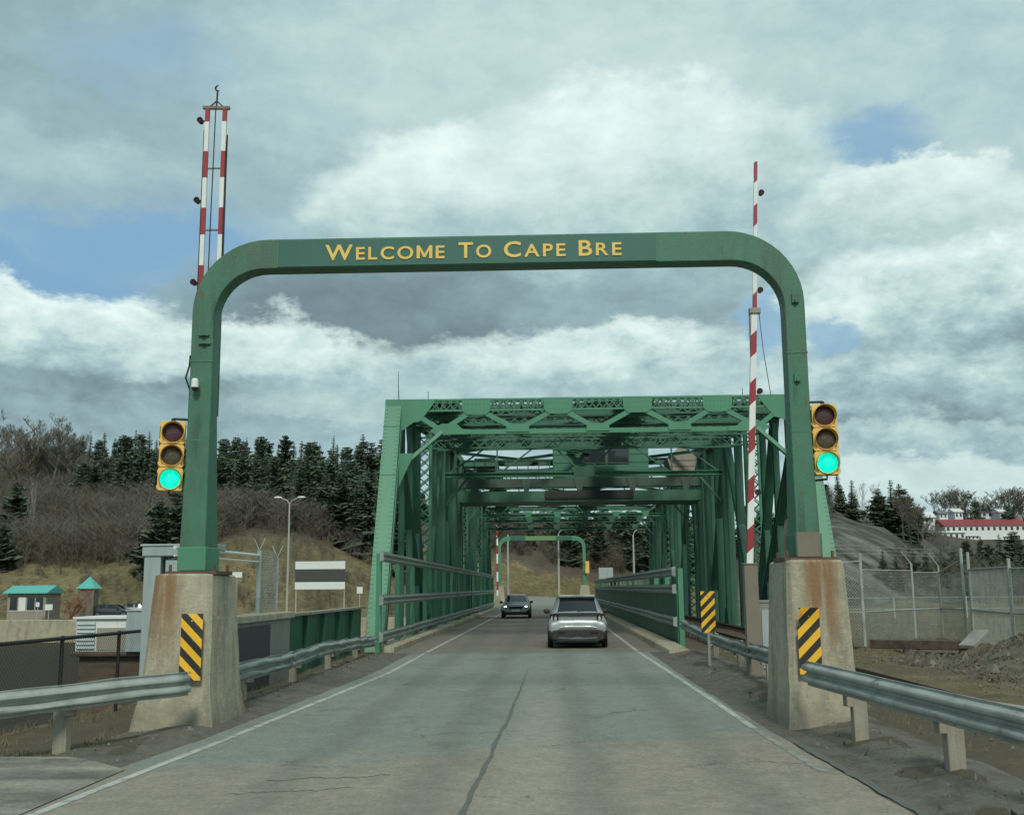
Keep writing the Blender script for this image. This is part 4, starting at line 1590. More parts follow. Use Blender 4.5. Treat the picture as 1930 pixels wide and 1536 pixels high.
for X in (XL, XR):
    near = True
    inn = 1 if X == XL else -1
    # inclined end posts
    for (yb, yt, nm) in ((34.6, 38.5, 'near'), (98.9, 95.0, 'far')):
        m = MB()
        m.beam((X, yb, -.3), (X, yt, 8.40), .58, .46, (0, 1, 0))
        o = m.build('end_post', G_LIGHT if nm == 'near' else G_BRIDGE, bridge, bevel=.01)
        if nm == 'near':
            for zz, hh in ((7.55, .03), (5.75, .03)):
                yy = yb + (yt - yb) * (zz + .3) / 8.7
                s = MB()
                s.beam((X - .30, yy - .245, zz), (X + .30, yy - .245, zz), .03, hh, (0, 0, 1))
                s.build('splice_strip', G_BRIDGE, o)
            # side cover angle in the shaded green, a dark return on the road side
            s = MB()
            s.beam((X + inn * .30, yb + .12, -.2), (X + inn * .30, yt + .10, 8.2), .03, .30, (0, 1, 0))
            s.build('side_plate', G_BRIDGE, o)
    # rivet heads down both edges of the near end post
    m = MB()
    for k in range(54):
        zz = .25 + k * .15
        yy = 34.6 + 3.9 * (zz + .3) / 8.7 - .262
        for dx in (-.25, -.19, .19, .25):
            x, r_ = X + dx, .018
            m.add([(x - r_, yy + .012, zz - r_), (x + r_, yy + .012, zz - r_), (x + r_, yy + .012, zz + r_), (x - r_, yy + .012, zz + r_), (x, yy - .012, zz)], [(0, 1, 4), (1, 2, 4), (2, 3, 4), (3, 0, 4)])
    m.build('rivets', G_LIGHT, bridge)['kind'] = 'stuff'
    # top and bottom chords
    ys = [38.5, 48, 55, 62, 69, 77, 83, 90, 95]
    for a, b2 in zip(ys[:-1], ys[1:]):
        solid('top_chord', (X, a, chord_z(a)), (X, b2, chord_z(b2)), .50, .46, (0, 0, 1))
    solid('bottom_chord', (X, 34.7, -.18), (X, 98.8, -.18), .46, .52, (0, 0, 1))
    # verticals
    for y, kind in ((43.0, 'hanger'), (48.0, 'laced'), (55.0, 'solid'), (60.8, 'tower'), (64.4, 'tower'), (69.5, 'laced'), (77.0, 'solid'), (84.0, 'laced'), (90.0, 'solid')):
        zt = chord_z(y) - .2
        if kind == 'hanger':
            solid('hanger', (X, y, 0), (X, y, zt), .22, .3, (0, 1, 0), kind='i')
        elif kind == 'laced':
            m = MB()
            for s in (-1, 1):
                m.box(X + s * .30 - .04, y - .2, -.1, X + s * .30 + .04, y + .2, zt)
                m.box(X + s * .26 - .05, y - .205, -.1, X + s * .26 + .05, y - .19, zt)
            o = m.build('vertical_post', G_LIGHT if y < 50 else G_BRIDGE, bridge)
            nb = int((zt + .1) / .46)
            lace(o, (X, y - .215, .1), (X, y - .215, zt - .3), (1, 0, 0), .50, nb, .05, .012, single=(y < 50), mat_=G_LIGHT)
            lace(o, (X, y + .215, .1), (X, y + .215, zt - .3), (1, 0, 0), .50, nb, .05, .012, single=False, mat_=G_BRIDGE)
        elif kind == 'solid':
            m = MB()
            m.box(X - .26, y - .22, -.1, X + .26, y + .22, zt)
            m.box(X - .06, y - .27, -.1, X + .06, y - .22, zt)
            m.build('vertical_post', G_BRIDGE, bridge)
        else:
            m = MB()
            m.box(X - .33, y - .30, -.1, X + .33, y + .30, zt)
            for s in (-.24, .0, .24):
                m.box(X + s - .035, y - .36, -.1, X + s + .035, y - .30, zt)
            m.build('tower_post', G_BRIDGE, bridge)
    # extra stiffening posts between the panel points
    for y, w in ((40.6, .20), (45.5, .22), (51.5, .34), (57.9, .40), (67.2, .34), (73.2, .40), (80.5, .34), (87.0, .34), (92.5, .34)):
        solid('stiffener', (X, y, -.1), (X, y, chord_z(y) - .2), w, .30, (0, 1, 0), kind='i')
    # diagonals
    D = [(38.5, 48, 1), (48, 43, -1), (48, 55, -1), (55, 62, 1), (64, 69.5, -1), (69.5, 77, 1), (77, 84, -1), (84, 90, 1), (90, 95, -1)]
    for a, b2, s in D:
        za, zb = (chord_z(a) - .2, 0.0) if s > 0 else (0.0, chord_z(b2) - .2)
        solid('diagonal', (X, a + .1, za), (X, b2 - .1, zb), .34, .32, (1, 0, 0), kind='pair')
    # gussets on the road side of the bottom chord and chord joints
    for y in (43, 48, 55, 62, 69.5, 77, 84, 90):
        m = MB()
        m.prism([(y - .8, -.35), (y + .8, -.35), (y + .45, .85), (y - .45, .85)], lambda u, v, d: (d, u, v), X + inn * .27, X + inn * .30)
        m.build('gusset_plate', G_BRIDGE, bridge)

# near portal
PY = 38.32
zt, zl, zb = 8.58, 8.16, 7.38
m = MB()
m.beam((XL, PY, zt - .03), (XR, PY, zt - .03), .10, .07)
m.beam((XL, PY, zl), (XR, PY, zl), .10, .06)
m.beam((XL, PY + .45, zt - .03), (XR, PY + .45, zt - .03), .10, .07)
ps = m.build('portal_strut', G_LIGHT, bridge)
lace(ps, (XL + 1.4, PY, (zt + zl) / 2), (XR - 1.4, PY, (zt + zl) / 2), (0, 0, 1), zt - zl - .08, 46, .045, .012, True, G_BRIDGE)
m = MB()
lace(ps, (XL + .6, PY + .45, (zt + zl) / 2), (XR - .6, PY + .45, (zt + zl) / 2), (0, 0, 1), zt - zl - .08, 40, .045, .012, False, G_BRIDGE)
m = MB()
xl2, xr2 = at(838, 815, PY).x, at(1425, 815, PY).x
m.beam((xl2, PY, zb), (xr2, PY, zb), .16, .17)
m.build('portal_chord', G_LIGHT, bridge)
ups = [at(x, 762, PY).x for x in (898, 1052, 1201, 1351)]
lows = [at(x, 812, PY).x for x in (833, 976, 1127, 1281, 1428)]
zz_u, zz_l = zl + .06, zb + .06
pts = [(XL + .85, zl - .15), (lows[0], zz_l)]
for k in range(4):
    pts += [(ups[k], zz_u), (lows[k + 1], zz_l)]
pts += [(XR - .85, zl - .15)]
for (x0, z0), (x1, z1) in zip(pts[:-1], pts[1:]):
    solid('portal_brace', (x0, PY - .02, z0), (x1, PY - .02, z1), .17, .14, (0, 1, 0), G_LIGHT)
for x in ups:
    plate([(x - .52, zt), (x + .52, zt), (x + .50, zl - .02), (x + .34, zl - .16), (x - .34, zl - .16), (x - .50, zl - .02)], PY - .09)
for k, x in enumerate(lows):
    if 0 < k < 4:
        plate([(x - .26, zb + .26), (x + .26, zb + .26), (x + .40, zb + .16), (x + .40, zb - .02), (x - .40, zb - .02), (x - .40, zb + .16)], PY - .09)
m = MB()
for x in ups:
    for k in range(7):
        for zz in (zt - .06, zt - .20, zl + .02):
            xx, r_ = x - .42 + k * .14, .018
            yy = PY - .121
            m.add([(xx - r_, yy + .004, zz - r_), (xx + r_, yy + .004, zz - r_), (xx + r_, yy + .004, zz + r_), (xx - r_, yy + .004, zz + r_), (xx, yy - .018, zz)], [(0, 1, 4), (1, 2, 4), (2, 3, 4), (3, 0, 4)])
m.build('rivets', G_LIGHT, bridge)['kind'] = 'stuff'
# corner plates and knee braces
for X, s, xk in ((XL, 1, lows[0]), (XR, -1, lows[4])):
    plate([(X - s * .29, zt), (X + s * 1.55, zt), (X + s * 1.30, zl + .05), (X + s * .95, zl - .38), (X + s * .72, zl - .42), (X + s * .26, zl - .75), (X - s * .29, zl - .75)], PY - .06, .04)
    plate([(xk - s * .42, zb + .06), (xk, zb + .30), (xk + s * .52, zb + .30), (xk + s * .75, zb + .10), (xk + s * 1.05, zb + .08), (xk + s * 1.05, zb - .08), (xk - s * .05, zb - .10), (xk - s * .18, zb - .14)], PY - .09)
    solid('knee_brace', (xk, PY - .02, zb), (X + s * .20, PY - .55, 5.95), .12, .26, (0, 1, 0), G_LIGHT)
    plate([(X + s * .30, 6.55), (X + s * .85, 6.55), (X + s * .30, 5.35)], PY - .75, .03)

# struts and sway frames further in
def sway(y, zb, zt, kind, mat_=G_BRIDGE):
    fr = solid('sway_strut', (XL, y, zb), (XR, y, zb), .34, .24, (0, 0, 1), mat_, 'i')
    solid('sway_strut', (XL, y, zt), (XR, y, zt), .26, .18, (0, 0, 1), G_BRIDGE)
    W = XR - XL
    if kind == 'W':
        ns = [(XL + .3, zb), (XL + W * .20, zt), (XL + W * .20, zb), (XL + W * .37, zt), (XL + W * .505, zb), (XL + W * .64, zt), (XL + W * .81, zb), (XL + W * .81, zt), (XR - .3, zb)]
        for i, j in ((0, 1), (3, 4), (4, 5), (7, 8), (1, 2), (6, 7), (6, 5), (3, 2)):
            solid('sway_brace', (ns[i][0], y - .02, ns[i][1]), (ns[j][0], y - .02, ns[j][1]), .07, .12, (0, 1, 0), G_BRIDGE)
        x = ns[4][0]
        plate([(x - .62, zb + .36), (x + .62, zb + .36), (x + .5, zb - .14), (x - .5, zb - .14)], y - .18, mat_=G_DARK)
    else:
        k = 6
        for i in range(k):
            x0, x1 = XL + .5 + (W - 1) * i / k, XL + .5 + (W - 1) * (i + 1) / k
            xm = (x0 + x1) / 2
            solid('sway_brace', (x0, y, zt), (xm, y, zb), .06, .10, (0, 1, 0), mat_)
            solid('sway_brace', (xm, y, zb), (x1, y, zt), .06, .10, (0, 1, 0), mat_)
            plate([(xm - .3, zb + .3), (xm + .3, zb + .3), (xm + .2, zb - .1), (xm - .2, zb - .1)], y - .13, mat_=mat_)
    for X, s in ((XL, 1), (XR, -1)):
        solid('knee_brace', (X + s * 1.5, y, zb), (X + s * .2, y, zb - 1.6), .10, .16, (0, 1, 0), G_BRIDGE)


def laced_strut(y, z0, z1, n, mat_=G_BRIDGE):
    m = MB()
    m.beam((XL, y, z0), (XR, y, z0), .10, .07)
    m.beam((XL, y, z1), (XR, y, z1), .10, .07)
    o = m.build('laced_strut', mat_, bridge)
    lace(o, (XL + .3, y, (z0 + z1) / 2), (XR - .3, y, (z0 + z1) / 2), (0, 0, 1), z1 - z0 - .06, n, .05, .012, False, mat_)


laced_strut(43.0, 8.35, 8.75, 34)
laced_strut(40.0, 8.25, 8.62, 36)
laced_strut(45.6, 8.2, 8.6, 34)
laced_strut(51.4, 8.4, 8.85, 32)
laced_strut(48.0, 8.05, 8.55, 32)
laced_strut(48.0, 8.75, 9.15, 32)
sway(55.0, 7.55, 9.35, 'W', G_LIGHT)
sway(69.5, 7.6, 9.3, 'zig')
laced_strut(77.0, 8.0, 8.5, 30)
sway(84.0, 7.35, 8.45, 'zig', G_LIGHT)
sway(90.0, 7.3, 8.3, 'zig')
sway(95.0, 6.95, 8.2, 'zig')
# top lateral bracing
ly = [38.6, 43, 48, 55, 62, 69.5, 77, 84, 90, 95]
for a, b2 in zip(ly[:-1], ly[1:]):
    za, zb2 = chord_z(a) + .05, chord_z(b2) + .05
    mid = (XL + XR) / 2
    for (x0, x1) in ((XL, mid), (mid, XR)):
        solid('lateral_brace', (x0, a, za), (x1, b2, zb2), .22, .16, (0, 0, 1), G_BRIDGE, 'i')
        solid('lateral_brace', (x1, a, za - .03), (x0, b2, zb2 - .03), .22, .16, (0, 0, 1), G_BRIDGE, 'i')
# cross struts and walkway-like plates, added overhead to block sky light
for y in (41.0, 45.6, 51.4, 58.0, 67, 73.0, 80.5, 87, 92.5):
    solid('added_top_strut', (XL, y, chord_z(y) - .02), (XR, y, chord_z(y) - .02), .26, .40, (0, 0, 1), G_BRIDGE, 'i')
for x0, x1 in ((XL + .9, XL + 2.2), (2.4, 3.9)):
    for a, b2 in ((38.9, 48), (48, 55), (55, 61.5), (66.8, 77), (77, 94.6)):
        solid('sky_block_plate', ((x0 + x1) / 2, a, chord_z(a) + .24), ((x0 + x1) / 2, b2 - .03, chord_z(b2) + .24), x1 - x0, .05, (0, 0, 1), G_BRIDGE)
# floor beams under the deck
for y in ly[1:]:
    solid('floor_beam', (XL, y, -1.05), (XR, y, -1.05), .35, .66, (0, 0, 1), G_DARK, 'i')

# machinery girder across the middle, with the control cabin on it
m = MB()
m.box(XL + .3, 62.0, 7.55, XR - .3, 62.5, 8.05)
for k in range(5):
    x = XL + 1.2 + (XR - XL - 2.4) * k / 4
    m.prism([(x - .35, 8.05), (x + .35, 8.05), (x + .12, 7.3), (x - .12, 7.3)], lambda u, v, d: (u, d, v), 61.93, 61.99)
m.build('machinery_girder', GIRDER, bridge)
m = MB()
m.box(XL + .3, 61.8, 6.75, XR - .3, 65.6, 7.15)
m.box(XL + .3, 61.7, 6.70, XR - .3, 61.8, 7.30)
m.build('machinery_floor', G_BRIDGE, bridge)
m = MB()
m.box(-.3, 61.6, 6.85, 4.7, 61.69, 7.32)
m.build('dark_hatch', BLACKSTEEL, bridge)
m = MB()
cx0, cx1 = at(1042, 860, 62.6).x, at(1222, 860, 62.6).x
m.box(cx0, 62.6, 8.1, cx1, 66.6, 10.45)
cabin = m.build('control_cabin', CABIN, bridge, bevel=.02)
m = MB()
m.box(cx0 - .25, 62.35, 10.45, cx1 + .25, 66.9, 10.62)
m.build('cabin_roof', G_DARK, cabin)
for k, (a, b2) in enumerate(((1100, 1140), (1146, 1184))):
    wx0, wx1 = at(a, 855, 62.6).x, at(b2, 855, 62.6).x
    z1_, z0_ = at(1140, 838, 62.6).z, at(1140, 872, 62.6).z
    m = MB()
    m.box(wx0, 62.57, z0_, wx1, 62.598, z1_)
    w_ = m.build('window', WINGLASS, cabin)
    m = MB()
    for bar in ((wx0 - .05, z0_ - .06, wx1 + .05, z0_), (wx0 - .05, z1_, wx1 + .05, z1_ + .06), (wx0 - .06, z0_, wx0, z1_), (wx1, z0_, wx1 + .06, z1_)):
        m.box(bar[0], 62.54, bar[1], bar[2], 62.597, bar[3])
    m.build('window_frame', GIRDER, w_)
# clapboard seams on the cabin
for zz in np.arange(8.5, 10.4, .48):
    m = MB()
    m.box(cx0 + .02, 62.575, zz, cx1 - .02, 62.599, zz + .03)
    m.build('seam', G_DARK, cabin)
hx0, hx1 = at(1258, 880, 64).x, at(1316, 880, 64).x
hz0, hz1, hz2 = at(1290, 890, 64).z, at(1290, 862, 64).z, at(1290, 838, 64).z
m = MB()
m.prism([(hx0 + .25, hz0), (hx1 - .25, hz0), (hx1, hz1), ((hx0 + hx1) / 2, hz2), (hx0, hz1)], lambda u, v, d: (u, d, v), 64, 66.5)
hut = m.build('machine_hut', BEIGE, bridge)
for zz in (.35, .7):
    m = MB()
    m.box(hx0 + .15, 63.97, hz0 + zz, hx1 - .15, 63.999, hz0 + zz + .03)
    m.build('seam', BARPOST, hut)
# walkway railing beside the cabin
m = MB()
for k in range(9):
    x = XL + .6 + k * .62
    m.box(x - .025, 62.2, 8.05, x + .025, 62.25, 9.15)
for zz in (8.6, 9.12):
    m.box(XL + .5, 62.19, zz - .025, XL + 5.8, 62.26, zz + .025)
m.build('walkway_railing', GIRDER, bridge)
m = MB()
m.tube([(at(752, 757, 39).x, 39, 8.6), (at(752, 757, 39).x - .03, 39, 9.2), (at(751, 700, 39).x, 39, at(752, 700, 39).z)], [.02, .014, .008], 5)
m.build('whip_aerial', BLACKSTEEL, bridge)
m = MB()
q = at(807, 757, 39)
m.tube([(q.x, 39, 8.6), (q.x, 39, 9.0)], .012, 5)
q = at(1400, 757, 39)
m.tube([(q.x, 39, 8.6), (q.x, 39, 8.95)], .012, 5)
m.build('short_aerial', BLACKSTEEL, bridge)

# ------------------------------------------------------------------ railway track on the right
track = thing('railway_track', 'rusty railway track running beside the road onto the bridge', 'track', (6.45, 5, 0))
for rx in (5.73, 7.17):
    for (a, b2) in ((2, 18), (18, 34), (34, 66), (66, 98.9)):
        if rx > 6 and a < 30:
            continue                # buried in earth on the approach
        m = MB()
        m.prism([(-.065, 0), (.065, 0), (.065, .02), (.012, .04), (.012, .11), (.036, .125), (.036, .165), (-.036, .165), (-.036, .125), (-.012, .11), (-.012, .04), (-.065, .02)], lambda u, v, d: (rx + u, d, (.20 if d > 33.9 else .22) + v), a + .004, b2 - .004)
        m.build('rail', RUST, track)
sm = MB()
sm.box(-1.3, -.11, 0, 1.3, .11, .16)
sme = sm.mesh('sleeper', TIMBER)
y = 33.6
while y < 98:
    o = link('sleeper', sme, track)
    o.location = (6.45 + random.uniform(-.04, .04), y, .035 + random.uniform(-.015, .0))
    o.rotation_euler = (0, 0, random.uniform(-.02, .02))
    y += .62
m = MB()
m.box(4.15, 34.0, -.5, 8.4, 98.8, -.02)
structure(m.build('track_deck', TIMBER))


# ------------------------------------------------------------------ left bank: wing wall, panels, fences
ww = thing('wing_wall', 'low concrete wing wall with a dark inset panel behind the left guardrail', 'wall', (-5.95, 20, 0))
m = MB()
m.box(-6.15, 17.5, -.6, -5.80, 24.4, 1.28)
m.build('wall_body', CONC_GREY, ww, bevel=.02)
m = MB()
m.box(-6.22, 17.4, 1.28, -5.72, 24.5, 1.42)
m.build('wall_cap', CONC, ww, bevel=.02)
m = MB()
m.box(-5.80, 18.4, -.2, -5.775, 22.6, 1.20)
m.build('dark_panel', DARKPANEL, ww)
gp = thing('panel_parapet', 'dark green ribbed steel panel parapet between the wing wall and the bridge', 'parapet', (-5.95, 28, 0))
for k in range(5):
    a = 24.5 + k * 2.02
    m = MB()
    m.box(-6.02, a, -.4, -5.98, a + 1.98, 1.30)
    m.build('panel', G_DARK, gp)
    m = MB()
    m.box(-5.98, a - .05, -.4, -5.86, a + .03, 1.28)
    m.build('rib', G_DARK, gp)
m = MB()
m.box(-6.1, 24.5, 1.30, -5.84, 34.5, 1.36)
m.build('top_cap', WOODPOST, gp)


def chain_link(parent, a, b2, z0, z1, step=.075, r=.0035, mat_=GALV):
    """diamond wire mesh between two posts"""
    a, b2 = Vector((a[0], a[1], 0)), Vector((b2[0], b2[1], 0))
    L, H = (b2 - a).length, z1 - z0
    d = (b2 - a).normalized()
    n = Vector((-d.y, d.x, 0))
    m = MB()
    st = step * 1.414
    for s in (1, -1):
        k = -int(H / st) - 1
        while k * st < L + H:
            u0 = k * st
            pts = []
            # line u = u0 + v (s=1) or u = u0 - v + ... clipped to the panel
            if s > 0:
                v0, v1 = max(0, -u0), min(H, L - u0)
                ends = ((u0 + v0, v0), (u0 + v1, v1))
            else:
                v0, v1 = max(0, u0 - L), min(H, u0)
                ends = ((u0 - v0, v0), (u0 - v1, v1))
            if v1 > v0 + .01:
                p, q = a + d * ends[0][0] + n * (.002 * s), a + d * ends[1][0] + n * (.002 * s)
                m.beam((p.x, p.y, z0 + ends[0][1]), (q.x, q.y, z0 + ends[1][1]), r * 2, r * 2, n)
            k += 1
    o = m.build('wire_mesh', mat_, parent, fixn=False)
    o['kind'] = 'stuff'
    return o


fl = thing('chain_link_fence', 'short galvanised fence with barbed tops standing on the wing wall', 'fence', (-6.0, 22, 1.4))
for y, h in ((22.4, 2.95), (23.9, 2.85), (19.2, 2.5)):
    m = MB()
    m.tube([(-6.0, y, 1.40), (-6.0, y, h - .25)], .035 if y != 22.4 else .05, 8)
    m.build('post', GALV, fl, smooth=True)
    m = MB()
    for s in (-1, 1):
        m.beam((-6.0, y, h - .25), (-6.0 + s * .12, y, h), .02, .02)
    m.build('barb_arm', GALV, fl)
for z in (2.58, 2.45):
    m = MB()
    m.tube([(-6.0, 17.3, z), (-6.0, 22.4, z + .02)], .03 if z > 2.5 else .018, 6)
    m.build('rail', WHITE, fl)
m = MB()
m.box(-6.1, 18.7, 2.60, -5.95, 19.9, 2.72)
m.build('tray', GALV, fl, bevel=.02)
chain_link(fl, (-6.0, 22.4), (-6.0, 23.9), 1.45, 2.7)

bf = thing('black_fence', 'low black mesh fence along the bank left of the pedestal', 'fence', (-7.5, 14, 0))
P = [(-7.75, 12.5), (-7.7, 14.9), (-7.6, 17.0), (-7.5, 19.0), (-7.42, 21.5)]
for k, (x, y) in enumerate(P):
    g = float(ground_h(np.array([x]), np.array([y]))[0])
    m = MB()
    m.tube([(x, y, g - .1), (x, y, 1.22)], .032, 8)
    m.build('post', BLACKSTEEL, bf)
for (a, b2) in zip(P[:-1], P[1:]):
    m = MB()
    m.tube([(a[0], a[1], 1.18), (b2[0], b2[1], 1.18)], .03, 8)
    m.build('top_rail', BLACKSTEEL, bf)
    chain_link(bf, a, b2, .05, 1.16, .055, .0013, BLACKSTEEL)

# white service shed on a pier beyond the fence
A, B = at(141, 1228, 37), at(244, 1228, 37)
sh = thing('service_shed', 'small white service shed with slatted shutter beyond the black fence', 'shed', ((A.x + B.x) / 2, 37, A.z))
zt_ = at(190, 1166, 37).z
m = MB()
m.box(A.x, 37, A.z, B.x, 39.2, zt_)
m.build('shed_body', WHITE, sh, bevel=.02)
m = MB()
m.box(A.x - .08, 36.9, zt_, B.x + .08, 39.3, zt_ + .07)
m.build('shed_roof', SIDING, sh)
sx = A.x + (B.x - A.x) * .36
for k in range(7):
    z0 = A.z + .08 + k * (zt_ - A.z - .16) / 7
    m = MB()
    m.beam((A.x + .05, 36.97, z0 + .05), (sx, 36.97, z0 + .05), .06, .10, (0, .5, 1))
    m.build('slat', GREYSTEEL, sh)
m = MB()
m.box(sx + .06, 36.97, A.z + .05, B.x - .1, 36.998, zt_ - .3)
m.build('shed_panel', BEIGE, sh)
m = MB()
m.box(A.x - .1, 36.85, A.z - .16, B.x + .7, 39.6, A.z - .003)
m.box(A.x + .1, 37.1, -5.4, B.x + .5, 39.4, A.z - .161)
pier = tag(m.build('fender_pier', TIMBER, bevel=.05), 'dark pier carrying the white service shed', 'pier')
q = at(258, 1160, 36.9)
m = MB()
m.box(q.x - .28, 36.7, A.z, q.x + .30, 37.3, q.z + .15)
m.box(q.x - .32, 36.66, q.z + .15, q.x + .34, 37.34, q.z + .2)
tag(m.build('utility_box', GREYSTEEL, bevel=.015), 'grey utility box next to the white service shed', 'box')

# ------------------------------------------------------------------ far bank, left: buildings, sign, lamps
FB = 106.0
gz = -.80


def shelter(label, x0, x1, py_top, py_eave, y, wide, kind):
    a, b2 = at(x0, py_eave, y), at(x1, py_eave, y)
    t = thing('park_building' if kind == 'hall' else 'small_kiosk', label, 'building' if kind == 'hall' else 'kiosk', ((a.x + b2.x) / 2, y, gz))
    ze, zr = a.z, at((x0 + x1) / 2, py_top, y).z
    m = MB()
    if kind == 'hall':
        m.prism([(y - .3, ze), (y + wide / 2, zr), (y + wide + .3, ze), (y + wide + .3, ze - .08), (y - .3, ze - .08)], lambda u, v, d: (d, u, v), a.x, b2.x)
    else:
        cx = (a.x + b2.x) / 2
        m.add([(a.x, y - .1, ze), (b2.x, y - .1, ze), (b2.x, y + wide, ze), (a.x, y + wide, ze), (cx, y + wide / 2, zr)], [(0, 1, 4), (1, 2, 4), (2, 3, 4), (3, 0, 4), (3, 2, 1, 0)])
    m.build('roof', TEALROOF, t)
    m = MB()
    m.box(a.x + .3, y + .15, gz, b2.x - .3, y + wide - .15, ze - .081)
    wl = m.build('wall', BEIGE if kind == 'hall' else BARPOST, t)
    if kind == 'hall':
        n = 4
        for k in range(n):
            u0 = a.x + .5 + (b2.x - a.x - 1.0) * k / n
            m = MB()
            m.box(u0 + .08, y + .10, gz + .9, u0 + (b2.x - a.x - 1.0) / n - .08, y + .148, ze - .45)
            w = m.build('window', WINGLASS if k != 1 else SIDING, t)
            m = MB()
            m.box(u0 + .04, y + .09, gz + .82, u0 + (b2.x - a.x - 1.0) / n - .04, y + .147, gz + .89)
            m.build('sill', SIDING, w)
    else:
        for s in (0, 1):
            m = MB()
            x = a.x + .2 + s * (b2.x - a.x - .4)
            m.box(x - .06, y, gz, x + .06, y + .12, ze - .002)
            m.build('post', BARPOST, t)
    return t


shelter('low park building with teal roof and pale windows at the foot of the wooded hill', 8, 92, 1103, 1117, FB, 3.5, 'hall')
shelter('small kiosk with pointed teal roof beside the orange shrub', 144, 180, 1086, 1109, FB + 1, 1.7, 'kiosk')

# canal signal board: white, black, white
A, B = at(557, 1058, 104), at(650, 1110, 104)
sb = thing('signal_board', 'large canal signal board with white, black and white bands on posts', 'sign', ((A.x + B.x) / 2, 104, gz))
dz = (A.z - B.z)
for k, (f0, f1, mt_) in enumerate(((0, .28, WHITEB), (.28, .74, DARKPANEL), (.74, 1, WHITEB))):
    m = MB()
    m.box(A.x, 104 - .02 * (k != 1), A.z - dz * f1, B.x, 104.08, A.z - dz * f0 - .004)
    m.build('board', mt_, sb)
for x in (A.x + .1, B.x - .08):
    m = MB()
    m.box(x - .05, 104.09, gz - .1, x + .05, 104.2, A.z)
    m.build('post', LAMP_GREY, sb)


def small_sign(label, px, py, w, h, y, mat_=WHITEB):
    q = at(px, py, y)
    g = float(ground_h(np.array([q.x]), np.array([y]))[0])
    t = thing('small_sign', label, 'sign', (q.x, y, g))
    m = MB()
    m.box(q.x - w / 2, y - .02, q.z - h / 2, q.x + w / 2, y + .01, q.z + h / 2)
    m.build('plate', mat_, t)
    m = MB()
    m.box(q.x - .03, y + .012, g - .1, q.x + .03, y + .07, q.z + h / 2 - .02)
    m.build('post', LAMP_GREY, t)


small_sign('small white square sign between the banded signal board and the bridge', 678, 1112, .55, .62, 104)
small_sign('small white oblong sign just above the top edge of the left pedestal', 447, 1083, .95, .5, 103)
small_sign('small white sign in front of the teal roofed building', 71, 1139, .35, .42, 104.5)
small_sign('white sign plate next to the orange shrub', 92, 1144, .75, .55, 104.8)


def lamp(label, px, top_py, y, arms, group, base_z=None):
    q = at(px, top_py, y)
    g = float(ground_h(np.array([q.x]), np.array([y]))[0]) if base_z is None else base_z
    t = thing('street_lamp', label, 'street lamp', (q.x, y, g), group=group)
    m = MB()
    m.tube([(q.x, y, g - .1), (q.x, y, q.z - .6)], [.13, .075], 8)
    m.build('column', LAMP_GREY, t, smooth=True)
    for s in arms:
        L = abs(s)
        sg = 1 if s > 0 else -1
        m = MB()
        m.tube([(q.x, y, q.z - .62), (q.x + sg * L * .3, y, q.z - .25), (q.x + sg * L, y, q.z)], .05, 6)
        a_ = m.build('arm', LAMP_GREY, t, smooth=True)
        m = MB()
        m.ball((q.x + sg * (L + .25), y, q.z + .03), .42, 10, 0, (1, .4, .28))
        m.build('lamp_head', SIDING, a_, smooth=True)


lamp('tall double headed street lamp in front of the grassy slope', 546, 938, 105, (.9, -.9), 'street lamps on the far bank')
lamp('street lamp rising past the left half of the far gate', 957, 996, 113, (), 'street lamps on the far bank')
lamp('street lamp with curved arm crossing the beam of the far gate', 1052, 997, 110, (.5,), 'street lamps on the far bank')
lamp('street lamp with curved arm seen between the far gate and the bridge posts', 1193, 997, 116, (.6,), 'street lamps on the far bank')

# far gate, its barrier, signal and pedestals
fg_l, fg_r = at(938, 1060, 108).x, at(1104, 1060, 108).x
fg = thing('far_gate', 'green arched gate with teal and yellow panels at the far end of the bridge', 'gate', ((fg_l + fg_r) / 2, 108, 2.1))
make_arch(fg, fg_l, fg_r, 108, 2.1, at(1020, 1010, 108).z, G_LIGHT)
zt_ = at(1020, 1010, 108).z
for a, b2, mt_ in ((962, 990, TEAL), (990, 1048, pbr('yellow_green_panel', (.15, .27, .10), .5)), (1048, 1078, TEAL)):
    m = MB()
    m.box(at(a, 1015, 108).x, 107.97, zt_ - .42, at(b2, 1015, 108).x - .02, 107.998, zt_ - .04)
    m.build('sign_panel', mt_, fg)
for x, lab in ((fg_l + .15, 'concrete pedestal under the far gate behind the oncoming car'), (fg_r - .15, 'concrete pedestal under the far gate beside the white board')):
    m = MB()
    m.frustum((x - .6, 107.6, x + .6, 109.0), (x - .42, 107.7, x + .42, 108.8), -.1, 2.1)
    tag(m.build('concrete_pedestal', CONC, bevel=.03), lab, 'pedestal', 'concrete pedestals of the far gate')
A = at(937, 990, 104.5)
fb_ = thing('raised_barrier', 'raised striped barrier arm far away at the far end of the left railing', 'barrier', (A.x, 104.5, 0))
m = MB()
m.beam((A.x, 104.5, 1.2), (A.x, 104.5, A.z), .16, .08, (0, 1, 0))
m.build('arm', barrier_mat('far_bands', 1.7, 0), fb_)
m = MB()
m.box(A.x - .25, 104.3, -.1, A.x + .25, 104.8, 1.2)
m.build('barrier_post', CONC, fb_)
q = at(1107, 1080, 107.7)
tl = thing('traffic_light', 'yellow back of a traffic light beside the far gate', 'traffic light', (q.x, 107.7, q.z))
m = MB()
m.box(q.x - .2, 107.6, q.z, q.x + .2, 107.85, q.z + 1.15)
m.build('signal_body', SIGBODY, tl, bevel=.02)
m = MB()
m.box(q.x - .45, 107.72, q.z + .1, q.x - .2, 107.78, q.z + .16)
m.box(q.x - .45, 107.72, q.z + 1.0, q.x - .2, 107.78, q.z + 1.06)
m.build('bracket', BLACKSTEEL, tl)
